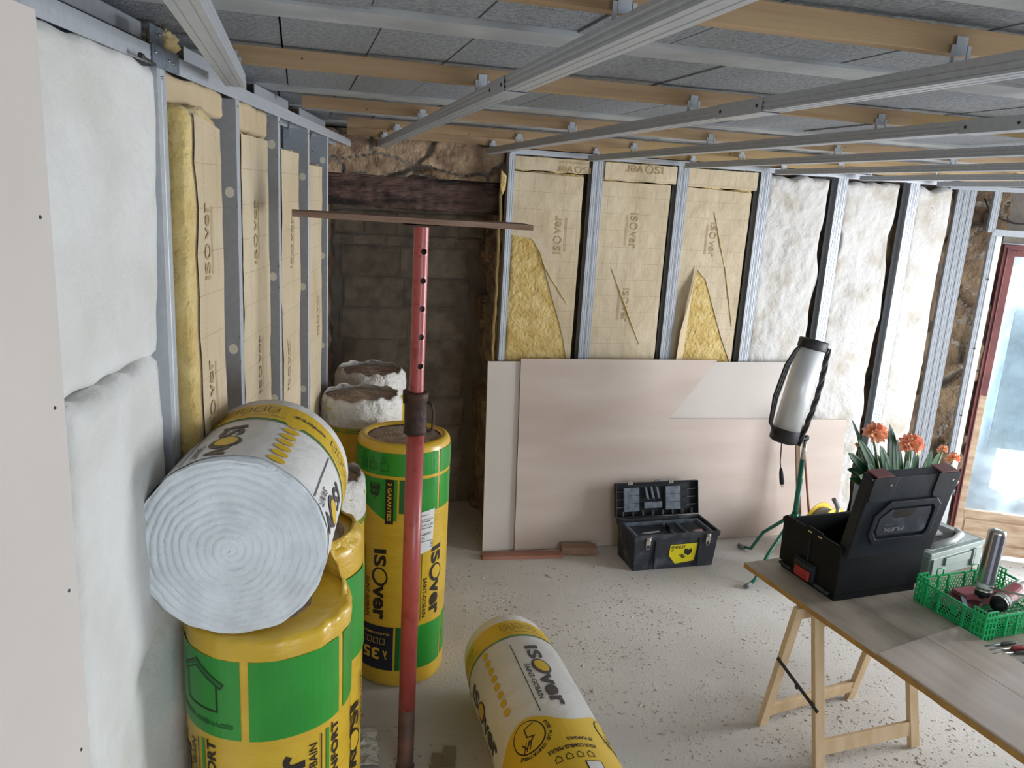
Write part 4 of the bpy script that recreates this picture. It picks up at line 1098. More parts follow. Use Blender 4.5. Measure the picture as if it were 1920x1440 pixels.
def roll_H():
    C = Vector((.885, 3.06, .197)); ax = Vector((0, -1, 0))
    t = thing('insulation_roll', 'white and yellow wrapped roll lying on the floor', 'insulation roll', C)
    L = 1.2; tp = lambda y: 0.178+0.024*min(1, max(0, y)/.25)**.6 + .004*min(1, y/.8)
    up = Vector((0, 0, 1)); sd = ax.cross(up)
    m = MB(); n = 96
    ys = [0.0, .01, .02, .04]+[.04+(L-.04)*k/30 for k in range(1, 31)]
    def P(a, y):
        r = tp(y)+.003*noise.noise(Vector((math.cos(a)*2, math.sin(a)*2, y*6)))
        v = (up*math.cos(a)+sd*math.sin(a))*r
        if v.z < -.193: v.z = -.193
        return ax*y+v
    rings = [[m.V(P(2*PI*j/n, y)) for j in range(n)] for y in ys]
    for A, B in zip(rings, rings[1:]):
        for j in range(n): m.face([A[j], A[(j+1) % n], B[(j+1) % n], B[j]], True)
    inner = [m.V(ax*.02+(up*math.cos(2*PI*j/n)+sd*math.sin(2*PI*j/n))*.15) for j in range(n)]
    for j in range(n): m.face([rings[0][j], rings[0][(j+1) % n], inner[(j+1) % n], inner[j]], True)
    m.face(rings[-1]); m.build('wrapper', M['whitefilm'], t)
    m = MB(); spiral_disc(m, ax*.022, up, sd, -ax, .152, .016, .006, .0, 3, 24, 60); m.build('wool_core', M['wool_brown'], t)
    a = white_design(.2, [83, -7, -97, 173], 0, 1.18, True, (-7,))
    m = MB()
    def fn(X, Y, l):
        an = X/.2; p = P(an, Y); r = (p-ax*Y); return p+r.normalized()*(.001+.0006*l)
    # arc length here grows to the right when seen from above with the banded end far away
    a2 = Art(); a2.items = [([(x, y) for x, y in vs], fs, mi, l) for vs, fs, mi, l in a.items]
    a2.emit(m, lambda X, Y, l: fn(-X, Y, l) if False else fn(X, Y, l), .02, .06)
    m.build('printed_label', PMATS, t, recalc=False)
    return t
roll_H()

def roll_B():
    az = R_(8.5); d = Vector((math.sin(az), math.cos(az), 0)); C = Vector((-0.136, 1.684, 1.399)); R = .203; L = .5
    t = thing('insulation_roll', 'short white wrapped roll lying on top, bluish wool end facing the camera', 'insulation roll', C)
    up = Vector((0, 0, 1)); sd = Vector((math.cos(az), -math.sin(az), 0)); ax = -d
    def P(a, y, k=0):   # y = distance from the banded far end
        r = R+.003*noise.noise(Vector((math.cos(a)*2, math.sin(a)*2, y*5)))+k
        return d*(L-y)+(up*math.cos(a)+sd*math.sin(a))*r
    n = 120; m = MB(); ys = [0, .006, .02]+[.02+(L-.05)*k/14 for k in range(1, 15)]
    rings = []
    for i, y in enumerate(ys):
        rr = []
        for j in range(n):
            a = 2*PI*j/n; yy = y
            if i == len(ys)-1: yy = y+.016+.008*noise.noise(Vector((math.cos(a)*6, math.sin(a)*6, 1)))
            rr.append(m.V(P(a, yy, -.012 if i == 0 else (-.004 if i == 1 else 0))))
        rings.append(rr)
    for A, B in zip(rings, rings[1:]):
        for j in range(n): m.face([A[j], A[(j+1) % n], B[(j+1) % n], B[j]], True)
    m.face(rings[0]); m.build('wrapper', M['whitefilm'], t)
    m = MB(); g = spiral_disc(m, -d*.012, up, sd, -d, R*.992, .0165, .0065, .018, 9, 110, 220, rag=.004)
    back = [m.V(P(2*PI*i/220, L-.06, -.006)) for i in range(221)]
    for i in range(220): m.face([g[i][110], g[i+1][110], back[i+1], back[i]], True)
    m.build('wool_core', M['wool_roll'], t)
    a = white_design(R, [11, -79, -169, 101], 0, .47, False, (-79,))
    # trim the art at the cut end
    b = Art()
    for vs, fs, mi, l in a.items:
        if min(v[1] for v in vs) > .47: continue
        b.items.append((vs, fs, mi, l))
    m = MB()
    b.emit(m, lambda X, Y, l: P(-X/R, Y, .001+.0006*l), .02, .06)
    bmesh.ops.delete(m.b, geom=[f for f in m.b.faces if max((v.co.dot(-d)+L) for v in f.verts) > .484], context='FACES')
    m.build('printed_label', PMATS, t, recalc=False)
roll_B()
# ------------------------------------------------------------------ red prop with a board on top
def prop():
    C = Vector((0.397, 2.65, 0))
    t = thing('steel_prop', 'red adjustable steel prop standing among the insulation rolls', 'prop', C)
    m = MB(); m.lathe([(0.031, 0.004), (0.031, 0.26)], 32, cap0=False); m.lathe([(.036, 0), (.036, .006)], 24); m.build('foot', M['redpole_low'], t)
    m = MB(); m.lathe([(0.0312, 0.26), (0.0312, 1.37)], 40); m.build('outer_tube', M['red'], t)
    # inner tube with through holes
    m = MB(); n = 40; R = 0.0245; hs = [1.50+0.089*k for k in range(7)]
    hs = [h for h in (1.590, 1.690, 1.786, 1.879, 1.975) ]
    zs = [1.36]
    for h in hs: zs += [h-0.016, h+0.016]
    zs.append(2.055)
    ah = R_(-72)
    def pt(a, z): return (R*math.cos(a), R*math.sin(a), z)
    for k in range(0, len(zs)-1):
        z0, z1 = zs[k], zs[k+1]
        if k % 2 == 0:
            A = [m.V(pt(2*PI*j/n, z0)) for j in range(n)]; B = [m.V(pt(2*PI*j/n, z1)) for j in range(n)]
            for j in range(n): m.face([A[j], A[(j+1) % n], B[(j+1) % n], B[j]], True)
        else:
            half = 0.016/R; nn = 32; A = []; B = []
            js = [ah+half+(2*PI-2*half)*i/nn for i in range(nn+1)]
            for a in js: A.append(m.V(pt(a, z0))); B.append(m.V(pt(a, z1)))
            for i in range(nn): m.face([A[i], A[i+1], B[i+1], B[i]], True)
            zc = (z0+z1)/2; r = 0.0100; I = []; O = []
            for i in range(24):
                a = 2*PI*i/24+PI/24; c, s_ = math.cos(a), math.sin(a); k2 = 1/max(abs(c), abs(s_))
                I.append(m.V(pt(ah+r*c/R, zc+r*s_))); O.append(m.V(pt(ah+half*c*k2, zc+0.016*s_*k2)))
            for i in range(24): j = (i+1) % 24; m.face([I[i], I[j], O[j], O[i]], True)
    m.build('inner_tube', M['red'], t)
    m = MB(); m.lathe([(0.020, 1.4), (0.020, 2.05)], 20); m.build('tube_shade', M['ink'], t)  # black core stands in for the shade inside the holed tube
    m = MB(); m.lathe([(0.034, 1.345), (0.041, 1.35), (0.041, 1.365), (0.0385, 1.37), (0.0385, 1.47), (0.041, 1.475), (0.042, 1.492), (0.036, 1.497)], 40); m.build('threaded_collar', M['rust'], t)
    m = MB(); m.tube([(0.036, -.012, 1.362), (0.048, -.014, 1.355), (0.056, -.015, 1.365), (0.059, -.015, 1.40), (0.058, -.015, 1.43), (0.052, -.014, 1.455), (0.038, -.012, 1.462)], 0.0045, 8); m.build('handle_loop', M['rust'], t)
    m = MB(); m.tube([(-0.043, -.012, 1.46), (-0.046, -.02, 1.505), (-0.032, -.034, 1.515)], 0.0045, 8); m.build('locking_pin', M['rust'], t)
    m = MB(); m.bx(-.06, .06, -.055, .055, 2.055, 2.061); m.build('head_plate', M['rust'], t)
    m = MB()
    def fn(u, v): pass
    pr = [(-.075, 0), (.075, 0), (.075, .018), (-.075, .018)]; rings = []
    for i in range(25):
        x = -0.41+0.77*i/24; z = 2.0485+0.0012*math.sin(i*1.3)*0 - 0.008*(x)/.77
        rings.append([m.V((x, a, z+b+0.0+0.0008*noise.noise(Vector((x*20, a*9, b*30))))) for a, b in pr])
    for A, B in zip(rings, rings[1:]):
        for j in range(4): m.face([A[j], A[(j+1) % 4], B[(j+1) % 4], B[j]])
    m.face(rings[0]); m.face(rings[-1][::-1])
    o = m.build('support_board', M['brownwood'], bevel=0.001); o.location = C + Vector((0, 0, 0.017))
    tag(o, 'narrow weathered board balanced across the top of the red prop', 'board')
prop()

# ------------------------------------------------------------------ boards leaning on the back wall
def leaning(name, pts, yb, zb, yt, zt, th, mt, me, label):
    """outline in (x, distance up the sheet); foot at yb, head leaning back to yt"""
    d = Vector((0, yt-yb, zt-zb)).normalized(); n = Vector((0, -d.z, d.y))
    m = MB(); F_ = [m.V(Vector((x, yb, zb))+d*s_+n*th) for x, s_ in pts]; B = [m.V(Vector((x, yb, zb))+d*s_) for x, s_ in pts]
    m.face(F_); m.face(B[::-1]); m.mi = 1
    k = len(pts)
    for i in range(k): m.face([F_[i], F_[(i+1) % k], B[(i+1) % k], B[i]])
    o = m.build(name, [mt, me]); return tag(o, label, 'board', 'sheets leaning against the back wall studs')
yA = 4.475
# plasterboard at the back, plywood in front of it
def on_sheet(px_, py_, yb, yt, zt, th):
    d = Vector((0, yt-yb, zt)).normalized(); n = Vector((0, -d.z, d.y))
    p = on_plane(px_, py_, Vector((0, yb, 0))+n*th, n); return p.x, (p-Vector((0, yb, 0))-n*th).dot(d)
M['offcut'] = mat('pale_offcut', (148, 134, 118), .85, col2=(130, 118, 102), nscale=9)
T1 = (yA, 4.585, 1.2, 0.0125); T2 = (yA-0.022, 4.566, 1.2, 0.010)
Q1 = [on_sheet(*q, *T1) for q in ((915, 678), (1533, 680), (1545, 1005), (920, 1034))]
x1a = Q1[0][0]; top1 = Q1[0][1]; x1b = Q1[1][0]
leaning('plasterboard_sheet', [(x1a, 0.0), (x1b, 0.0), (x1b, top1), (x1a, top1)], T1[0], 0.0015, T1[1], 1.2015, T1[3], M['plaster'], M['plaster_edge'], 'pale plasterboard sheet leaning behind the plywood')
q = [on_sheet(*p, *T2) for p in ((977, 673), (1345, 681), (1255, 786), (1587, 787), (1590, 952))]
xa = q[0][0]; xb = q[3][0]
leaning('plywood_sheet', [(xa, 0), (xb, 0), (xb, q[3][1]), (q[2][0], q[2][1]), (q[1][0], q[0][1]-.004), (xa, q[0][1])], T2[0], 0.0015, T2[1], 1.2015, T2[3], M['ply'], M['ply_edge'], 'pinkish plywood sheet with a cut out top right corner')
# thin stick and battens leaning there
m = MB(); m.tube([(3.34, 4.27, 0.004), (3.20, 4.40, 0.93)], 0.008, 8); o = m.build('wooden_stick', M['redwood']); tag(o, 'thin reddish stick leaning on the plywood behind the lamp stand', 'stick')
m = MB(); m.bar((3.235, 4.25, 0.004), (3.19, 4.415, 0.86), 0.03, 0.012, (0, 1, 0)); o = m.build('leaning_batten', M['ply_edge']); tag(o, 'dull brown slat leaning on the plywood behind the lamp pole', 'batten')
# wood on the floor by the sheets
def floor_px(x, y, z=0.0): return on_plane(x, y, (0, 0, z), Vector((0, 0, 1)))
a = floor_px(905, 1050); b = floor_px(1065, 1050)
m = MB(); m.bar((a.x, a.y+.035, .010), (b.x-.02, a.y-.01, .010), .075, .02); o = m.build('floor_plank', M['redwood'], bevel=.002); tag(o, 'flat reddish brown plank on the floor below the plasterboard', 'plank')
m = MB(); m.bar((1.60, 4.385, .028), (1.82, 4.34, .028), .07, .055); o = m.build('wood_block', M['brownwood'], bevel=.003); tag(o, 'short brown offcut block left of the toolbox', 'block')
m = MB(); m.bar((.555, 2.60, .006), (.585, 2.72, .006), .05, .011); o = m.build('wood_offcut', M['offcut'], bevel=.001); tag(o, 'flat grey brown offcut on the floor at the bottom edge, left of the lying roll', 'offcut')
m = MB(); m.bar((.50, 2.56, .006), (.53, 2.69, .006), .04, .011); o = m.build('wood_offcut', M['offcut'], bevel=.001); tag(o, 'second flat offcut at the bottom edge, touching the prop side', 'offcut')
m = MB(); m.box((.215, 2.99, .008), (.09, .035, .016)); o = m.build('wood_chip', M['redwood'], bevel=.002); tag(o, 'little red brown chip of wood by the foot of the rolls', 'chip')
m = MB()
def scrap(u, v):
    x = .20+.10*u+.01*v; y = 2.66+.22*v; return Vector((x+.012*noise.noise(Vector((v*6, u*3, 1))), y, .006+.05*abs(noise.noise(Vector((u*4, v*5, 3))))*(1-u)+.015*math.sin(u*3)))
m.grid(scrap, 14, 24); o = m.build('film_scrap', M['film_t'], solid=.0008); tag(o, 'crumpled scrap of translucent film on the floor beside the prop', 'plastic scrap')

# ------------------------------------------------------------------ black toolbox on the floor
def toolbox():
    A = floor_px(1188, 1073); B = floor_px(1335, 1061)
    d = (B-A); W = d.length+.03; ang = math.atan2(d.y, d.x)
    T = Matrix.Translation((A.x-.012, A.y, 0)) @ Matrix.Rotation(ang, 4, 'Z')
    t = thing('toolbox', 'open black plastic toolbox with a yellow sticker, on the floor', 'toolbox', M=T)
    Dp = .26; H_ = .245; w = .006
    m = MB()
    def shell(z, e): return [(-e, -e), (W+e, -e), (W+e, Dp+e), (-e, Dp+e)]
    # tapered tub
    for (z0, e0, z1, e1) in ((0, -.012, .20, 0), (.20, .006, .235, .010)):
        A0 = [m.V((x, y, z0)) for x, y in shell(z0, e0)]; A1 = [m.V((x, y, z1)) for x, y in shell(z1, e1)]
        for j in range(4): m.face([A0[j], A0[(j+1) % 4], A1[(j+1) % 4], A1[j]])
        m.face(A0[::-1]); 
        if z1 > .21: 
            I1 = [m.V((x, y, z1)) for x, y in shell(z1, e1-.016)]; I0 = [m.V((x, y, .06)) for x, y in shell(z1, -.02)]
            for j in range(4): m.face([A1[j], A1[(j+1) % 4], I1[(j+1) % 4], I1[j]]); m.face([I1[j], I1[(j+1) % 4], I0[(j+1) % 4], I0[j]])
            m.face(I0)
    m.build('tub', M['blkdust'], t, bevel=.004)
    for x in (.09, W-.09):
        m = MB(); m.bx(x-.055, x-.045, -.008, .0, .01, .20); m.bx(x+.045, x+.055, -.008, .0, .01, .20); 
    for x in (.14, W-.13):
        m = MB(); m.bx(x-.004, x+.004, -.0075, .004, .012, .2); m.build('front_rib', M['blk'], t)
    # inner tray
    m = MB(); z = .222
    o_ = [(.02, .02), (W-.02, .02), (W-.02, Dp-.03), (.02, Dp-.03)]; i_ = [(.035, .032), (W-.035, .032), (W-.035, Dp-.042), (.035, Dp-.042)]
    Ov = [m.V((x, y, z)) for x, y in o_]; Iv = [m.V((x, y, z)) for x, y in i_]; Lv = [m.V((x, y, z-.045)) for x, y in i_]
    for j in range(4): m.face([Ov[j], Ov[(j+1) % 4], Iv[(j+1) % 4], Iv[j]]); m.face([Iv[j], Iv[(j+1) % 4], Lv[(j+1) % 4], Lv[j]])
    m.face(Lv); m.bx(W*.50, W*.51, .035, Dp-.045, z-.044, z-.004); m.bx(W*.66, W*.67, .035, Dp-.045, z-.044, z-.004)
    m.build('tray', M['greydust'], t)
    m = MB(); m.bx(W*.49, W*.52, .1, .16, z-.03, z+.012); m.build('tray_grip', M['blk'], t, bevel=.003)
    # lid, thrown open
    hl = .215; lean = R_(14)
    L_ = Matrix.Translation((0, Dp+.008, .238)) @ Matrix.Rotation(-lean, 4, 'X')
    m = MB(); m.bx(-.008, W+.008, .030, .036, 0, hl, L_)
    m.bx(-.008, -.002, 0, .034, 0, hl, L_); m.bx(W+.002, W+.008, 0, .034, 0, hl, L_); m.bx(-.008, W+.008, 0, .034, hl-.006, hl, L_); m.bx(-.008, W+.008, 0, .034, 0, .006, L_)
    m.build('lid', M['blk'], t, bevel=.003)
    m = MB()
    for k in range(8): m.bx(.04+k*(W-.08)/7, .044+k*(W-.08)/7, .006, .03, .006, .035, L_)
    for z in (.06, .11, .16): m.bx(0, .05, .012, .03, z, z+.003, L_); m.bx(W-.07, W, .012, .03, z, z+.003, L_)
    m.build('lid_ribs', M['greydust'], t)['kind'] = 'stuff'
    for x in (.048, W*.60):
        m = MB(); m.bx(x, x+.105, .004, .022, .035, .185, L_); c = m.build('lid_compartment', M['greydust'], t, bevel=.002)
        for z in (.085, .135):
            k = MB(); k.bx(x, x+.105, .0025, .004, z, z+.002, L_); k.build('compartment_line', M['blk'], c)
    m = MB(); m.bx(W*.335, W*.555, .006, .02, .05, .09, L_)
    m.build('holder_strip', M['greydust'], t, bevel=.002)
    for k in range(3):
        x = W*(.345+.07*k); m = MB(); m.prism([(x, .185), (x+.012, .185), (x+.028, .12), (x+.028, .105), (x+.012, .115)], .008, .02, L_ , 'y'); m.build('holder_fin', M['greydust'], t)
    for x in (.085, W*.66):
        m = MB(); m.bx(x-.014, x+.014, -.006, .012, hl-.012, hl+.012, L_); m.build('lid_catch', M['chrome'], t, bevel=.002)
    m = MB(); pts = [(W/2-.018, .015, hl), (W/2-.014, .012, hl+.010), (W/2, .011, hl+.014), (W/2+.014, .012, hl+.010), (W/2+.018, .015, hl)]
    m.tube([L_ @ Vector(p) for p in pts], .003, 8); m.build('padlock_eye', M['greydust'], t)
    for x in (.085, W-.075):
        m = MB(); m.bx(x-.016, x+.016, -.016, -.0105, .175, .225); c = m.build('latch', M['chrome'], t, bevel=.002)
        m = MB(); 
        for a_, b_ in (((x-.011, .150), (x+.011, .150)), ((x-.011, .176), (x-.011, .150)), ((x+.011, .150), (x+.011, .176))): m.tube([(a_[0], -.013, a_[1]), (b_[0], -.013, b_[1])], .002, 6)
        m.build('latch_wire', M['chrome'], c)
        m = MB(); m.tube([(x-.012, -.02, .215), (x+.012, -.02, .213)], .006, 8); m.build('latch_roller', M['chrome'], c)
    # sticker
    a = Art(); x0, x1 = W*.43, W*.76
    a.poly([(x0, .16), (x1, .165), (x1-.012, .045), (x0+.045, .032), (x0-.003, .09)], 0, 1)
    a.text('STANLEY', x0+.055, .143, .098, .020, 1, 2, 0, .03); a.line([(x0+.008, .128), (x0+.026, .127)], .003, 1, 2); a.line([(x0+.008, .116), (x0+.022, .116)], .003, 1, 2)
    a.poly([(x0+.098, .125), (x0+.125, .137), (x0+.150, .128), (x0+.150, .1), (x0+.128, .082), (x0+.098, .1)], 1, 2); a.poly([(x0+.112, .131), (x0+.128, .137), (x0+.142, .131), (x0+.126, .122)], 0, 3)
    a.poly([(x0+.065, .09), (x0+.085, .098), (x0+.115, .075), (x0+.095, .062)], 1, 2)
    for k in range(3): a.line([(x0+.073+.012*k, .088-.008*k), (x0+.084+.012*k, .093-.008*k)], .003, 0, 3)
    m = MB(); a.emit(m, lambda X, Y, l: Vector((X, -.0005-.0006*l-(.0125-.0125*0)*0+.012*(1-Y/.2)-.0015, Y)), None)
    m.build('yellow_sticker', [M['boxyel'], M['ink']], t, recalc=False)
    # tools in the tray (rest on its floor)
    def put(name, label, cat, fn, mt):
        m = MB(); fn(m); o = m.build(name, mt); o.matrix_world = T; tag(o, label, cat, 'tools in the open toolbox'); return o
    z = .222; zt_ = z-.036
    put('knife', 'grey and yellow utility knife at the left of the toolbox tray', 'knife', lambda m: m.tube([(.07, .10, zt_), (.11, .105, zt_+.008), (.22, .12, zt_+.008)], [.006, .013, .010], 8), M['case'])
    put('screwdriver', 'bright steel screwdriver in the middle of the toolbox tray', 'screwdriver', lambda m: (m.tube([(W*.525, .13, zt_+.004), (W*.64, .14, zt_+.004)], .006, 8)), M['chrome'])
    put('pencil', 'red pencil near the front of the toolbox tray', 'pencil', lambda m: m.tube([(W*.53, .06, zt_+.002), (W*.65, .055, zt_+.002)], .004, 6), M['boxred'])
    put('pliers', 'dark pliers at the right of the toolbox tray', 'pliers', lambda m: (m.tube([(W*.69, .15, zt_+.004), (W*.80, .16, zt_+.006), (W*.90, .15, zt_+.004)], .007, 8)), M['case_d'])
    def rag(m):
        def g(u, v):
            a, b = u*2*PI, (v-.5)*PI; n = 1+.4*fbm(Vector((math.cos(a)*2, math.sin(a)*2, v*3)))
            return Vector((W*.84+.035*n*math.cos(a)*math.cos(b), .085+.022*n*math.sin(a)*math.cos(b), zt_+.012+.014*math.sin(b)*n))
        m.grid(g, 20, 10)
    put('rag', 'small pinkish rag in the right end of the toolbox tray', 'rag', rag, mat('pink_rag', (200, 168, 172), .9))
toolbox()

# ------------------------------------------------------------------ work lamp on its tripod
def lamp():
    C = Vector((2.955, 3.97, 0))
    t = thing('work_lamp', 'silver tube work lamp tilted on a green tripod stand', 'lamp', C)
    m = MB(); m.tube([(0, 0, .30), (0, 0, .60)], .0165, 14); m.tube([(0, 0, .34), (-.004, 0, .72)], .0158, 14); m.build('pole', M['tealpaint'], t)
    m = MB(); m.tube([(-.004, 0, .70), (-.008, -.005, .845)], .0145, 12); m.build('pole_top', M['chrome'], t)
    m = MB(); m.tube([(0, 0, .335), (0, 0, .375)], .022, 16); m.tube([(-.05, -.005, .352), (-.02, 0, .355)], .009, 8); m.tube([(.02, 0, .355), (.04, -.005, .36)], .008, 8); m.build('clamp', M['tealpaint'], t)
    feet = [floor_px(1385, 1027)-C, floor_px(1398, 1104)-C, Vector((.42, -.10, 0))]
    for f in feet:
        f.z = 0; d = f.normalized()
        m = MB(); m.tube([d*.02+Vector((0, 0, .35)), d*(f.length*.55)+Vector((0, 0, .17)), d*(f.length-.09)+Vector((0, 0, .03)), d*(f.length-.03)+Vector((0, 0, .018))], .011, 10); g = m.build('leg', M['tealpaint'], t)
        m = MB(); m.tube([d*(f.length-.045)+Vector((0, 0, .018)), d*(f.length+.005)+Vector((0, 0, .016))], .0145, 12); m.build('rubber_foot', M['hose'], g)
    P0 = FG; 
    lo = on_plane(1469, 822, (0, 3.93, 0), Vector((0, 1, 0)))-C; hi = on_plane(1526, 640, (0, 3.93, 0), Vector((0, 1, 0)))-C
    ax = (hi-lo); L = ax.length; ax.normalize()
    q = ax.to_track_quat('Z', 'Y').to_matrix().to_4x4(); q.translation = lo
    R = .078
    m = MB(); m.lathe([(R, .03), (R, L-.02)], 48, q); m.build('tube', M['alu'], t)
    m = MB(); m.lathe([(R*.8, -.022), (R*1.03, -.012), (R*1.05, 0), (R*1.05, .058), (R*1.02, .062)], 48, q); c = m.build('end_cap', M['lampblk'], t)
    m = MB(); m.lathe([(R*1.03, L-.045), (R*1.06, L-.04), (R*1.06, L+.005), (R*1.0, L+.010), (R*.86, L+.008), (R*.84, L-.01), (R*.5, L-.014)], 48, q); m.build('end_cap', M['lampblk'], t)
    m = MB(); m.bx(-.02, .02, -R*1.07, -R*1.05, L-.038, L-.004, q); m.build('strap_tab', M['brownwood'], t)
    r3 = q.to_3x3(); X = (r3 @ Vector((1, 0, 0))); 
    # horizontal direction across the tube, seen from the room
    sx_ = ax.cross(Vector((0, -1, 0))).normalized(); sx_ = sx_ if sx_.x > 0 else -sx_
    def at(s_, z, f=0): return lo+ax*z+sx_*s_+Vector((0, -f, 0))
    for k in range(3):
        m = MB(); o = .006*k
        m.tube([at(-R*.95, L-.01, .02), at(-R*1.35-o, L-.07, .02), at(-R*1.62-o*2, L*.72, .02), at(-R*1.78-o*2, L*.4, .02), at(-R*1.62-o, L*.14, .02), at(-R*1.08, .02+o, .02)], .0075, 7); m.build('cable_loop', M['lampblk'], t)
    for k in range(3):
        m = MB(); ph = k*2*PI/3; pts = []
        for i in range(25):
            u = i/24; s_ = R*(1.12+.34*math.sin(PI*u)); w = .010
            pts.append(at(s_+w*math.cos(ph+u*14), L-.02-(L+.0)*u, .03+w*math.sin(ph+u*14)))
        m.tube(pts, .0085, 7); m.build('cable_twist', M['lampblk'], t)
    m = MB(); b0 = at(.03, -.005, .0); b1 = Vector((-.008, -.005, .86))
    m.bar(b0, b1, .014, .030, (0, 1, 0)); m.tube([b1+Vector((-.012, 0, 0)), b1+Vector((.014, 0, 0))], .016, 12); m.build('bracket', M['lampblk'], t)
    p0 = at(-.005, -.02, .0)
    m = MB(); m.tube([p0, p0+Vector((-.004, -.01, -.04)), p0+Vector((.0, -.012, -.12)), p0+Vector((.012, -.012, -.17))], .0035, 8); c = m.build('flex', M['lampblk'], t)
    m = MB(); m.tube([p0+Vector((.012, -.012, -.165)), p0+Vector((.018, -.012, -.195)), p0+Vector((.030, -.012, -.245)), p0+Vector((.034, -.012, -.262))], [.008, .012, .014, .013], 10); m.build('plug', M['lampblk'], c)
    m = MB()
    for dx in (-.005, .006): m.tube([p0+Vector((.034+dx, -.012, -.262)), p0+Vector((.038+dx, -.012, -.282))], .0025, 6)
    m.build('plug_pins', M['chrome'], c)
lamp()

# ------------------------------------------------------------------ cable reel
def reel():
    C = Vector((3.30, 4.12, 0.175))
    t = thing('cable_reel', 'yellow cable reel with grey cable and metal handle behind the black box', 'cable reel', C)
    Q = Matrix.Rotation(R_(20), 4, 'Z') @ Matrix.Rotation(PI/2, 4, 'X')
    for z in (-.05, .05):
        m = MB(); m.lathe([(.165, z-.006), (.172, z), (.165, z+.006)], 48, Q); m.build('flange', M['reel'], t)
    m = MB(); m.lathe([(.145, -.045), (.145, .045)], 40, Q); m.build('cable_winding', M['hose'], t)
    m = MB(); m.lathe([(.06, .05), (.06, .075), (.04, .08)], 24, Q); m.build('hub', M['reel'], t)
    m = MB(); m.tube([(-.0, -.08, .02), (.0, -.10, .10), (-.01, -.11, .20)], .012, 10); m.build('handle_arm', M['chrome'], t)
    m = MB(); m.tube([(-.008, -.11, .195), (-.03, -.112, .235), (-.055, -.115, .262)], [.014, .015, .014], 10); m.build('handle_grip', M['hose'], t)
    for z in (.12, -.10):
        m = MB(); m.tube([(-.1, z*.7, -.168), (.1, z*.7, -.168)], .007, 8); m.build('foot_bar', M['chrome'], t)
reel()

# ------------------------------------------------------------------ trestle table
TZ = 0.65
A0 = Vector((1.907, 2.863, 0)); dl = Vector((.118, -.993, 0)).normalized(); dr = Vector((.993, .118, 0)).normalized()
TT = Matrix(((dr.x, -dl.x, 0, A0.x), (dr.y, -dl.y, 0, A0.y), (0, 0, 1, 0), (0, 0, 0, 1)))   # x to the right, y away from the camera
TW = 1.02; TL = 2.3
def tb(px_, py_, z=TZ):
    p = TT.inverted() @ on_plane(px_, py_, (0, 0, z), Vector((0, 0, 1))); return p.x, p.y
def table():
    t = thing('table_top', 'worn grey board table top laid over trestles', 'table top', M=TT)
    xs = [0.0, 0.225, 0.47, 0.72, TW]
    for i, (a, b) in enumerate(zip(xs, xs[1:])):
        m = MB()
        n = 60
        top = []; 
        for k in range(n+1):
            y = -TL*k/n; e0 = .0035*noise.noise(Vector((y*14, 3, 1)))*(i == 0)-(0.006*max(0, noise.noise(Vector((y*9, 8, 1)))) if i == 0 else 0)
            top.append([m.V((a+.001-e0*.5, y, TZ)), m.V((b-.001, y, TZ)), m.V((b-.001, y, TZ-.022)), m.V((a+.001+e0, y, TZ-.022))])
        for p, q in zip(top, top[1:]):
            for j in range(4):
                m.mi = 1 if (j == 3 and i == 0) else 0
                m.face([p[j], p[(j+1) % 4], q[(j+1) % 4], q[j]])
        m.mi = 1; m.face(top[0]); m.face(top[-1][::-1])
        m.build('table_board', [M['tabletop'], M['tableedge']], t)
table()
def trestle(off, label):
    t = thing('trestle', label, 'trestle', group='trestles under the table', M=Matrix.Translation(off))
    Z = .622
    P = {'a': ((1.943, 2.625, 0), (1.956, 2.512, Z), (2.463, 2.724, 0), (2.468, 2.585, Z)), 'b': ((2.020, 2.334, 0), (2.004, 2.462, Z), (2.512, 2.372, 0), (2.500, 2.530, Z))}
    for k, pts in P.items():
        f0, t0, f1, t1 = [Vector(v) for v in pts]; dx = (f1-f0).normalized(); nrm = dx.cross((t0-f0).normalized()).normalized(); sg = 1 if k == 'a' else -1
        for f, tp_ in ((f0, t0), (f1, t1)):
            m = MB(); m.bar(f+Vector((0, 0, .004)), tp_, .046, .024, up=nrm); m.build('leg', M['trestle'], t, bevel=.0015)
        m = MB(); a = f0.lerp(t0, .13); b = f1.lerp(t1, .13); m.bar(a+dx*.022, b-dx*.022, .02, .060, up=(t0-f0).normalized()); m.build('cross_rail', M['trestle'], t, bevel=.0015)
        m = MB(); a = f0.lerp(t0, .95); b = f1.lerp(t1, .95); m.bar(a+dx*.022, b-dx*.022, .02, .055, up=(t0-f0).normalized()); m.build('top_rail', M['trestle'], t, bevel=.0015)
    a = Vector(P['a'][0]).lerp(Vector(P['a'][1]), .58)+Vector((-.024, -.01, 0)); b = Vector(P['b'][0]).lerp(Vector(P['b'][1]), .40)+Vector((-.024, -.02, 0))
    m = MB(); m.bar(a, b, .003, .016, up=(0, 0, 1), ext=.012); c = (a+b)/2+Vector((0, 0, -.010)); m.tube([c-Vector((.004, 0, 0)), c+Vector((.004, 0, 0))], .010, 12); m.build('folding_stay', M['lampblk'], t)
trestle(Vector((0, 0, 0)), 'pale wooden folding trestle with a black stay under the table')
trestle(Vector((.19, -1.55, 0)), 'pale wooden trestle carrying the near end of the table, below the picture edge')
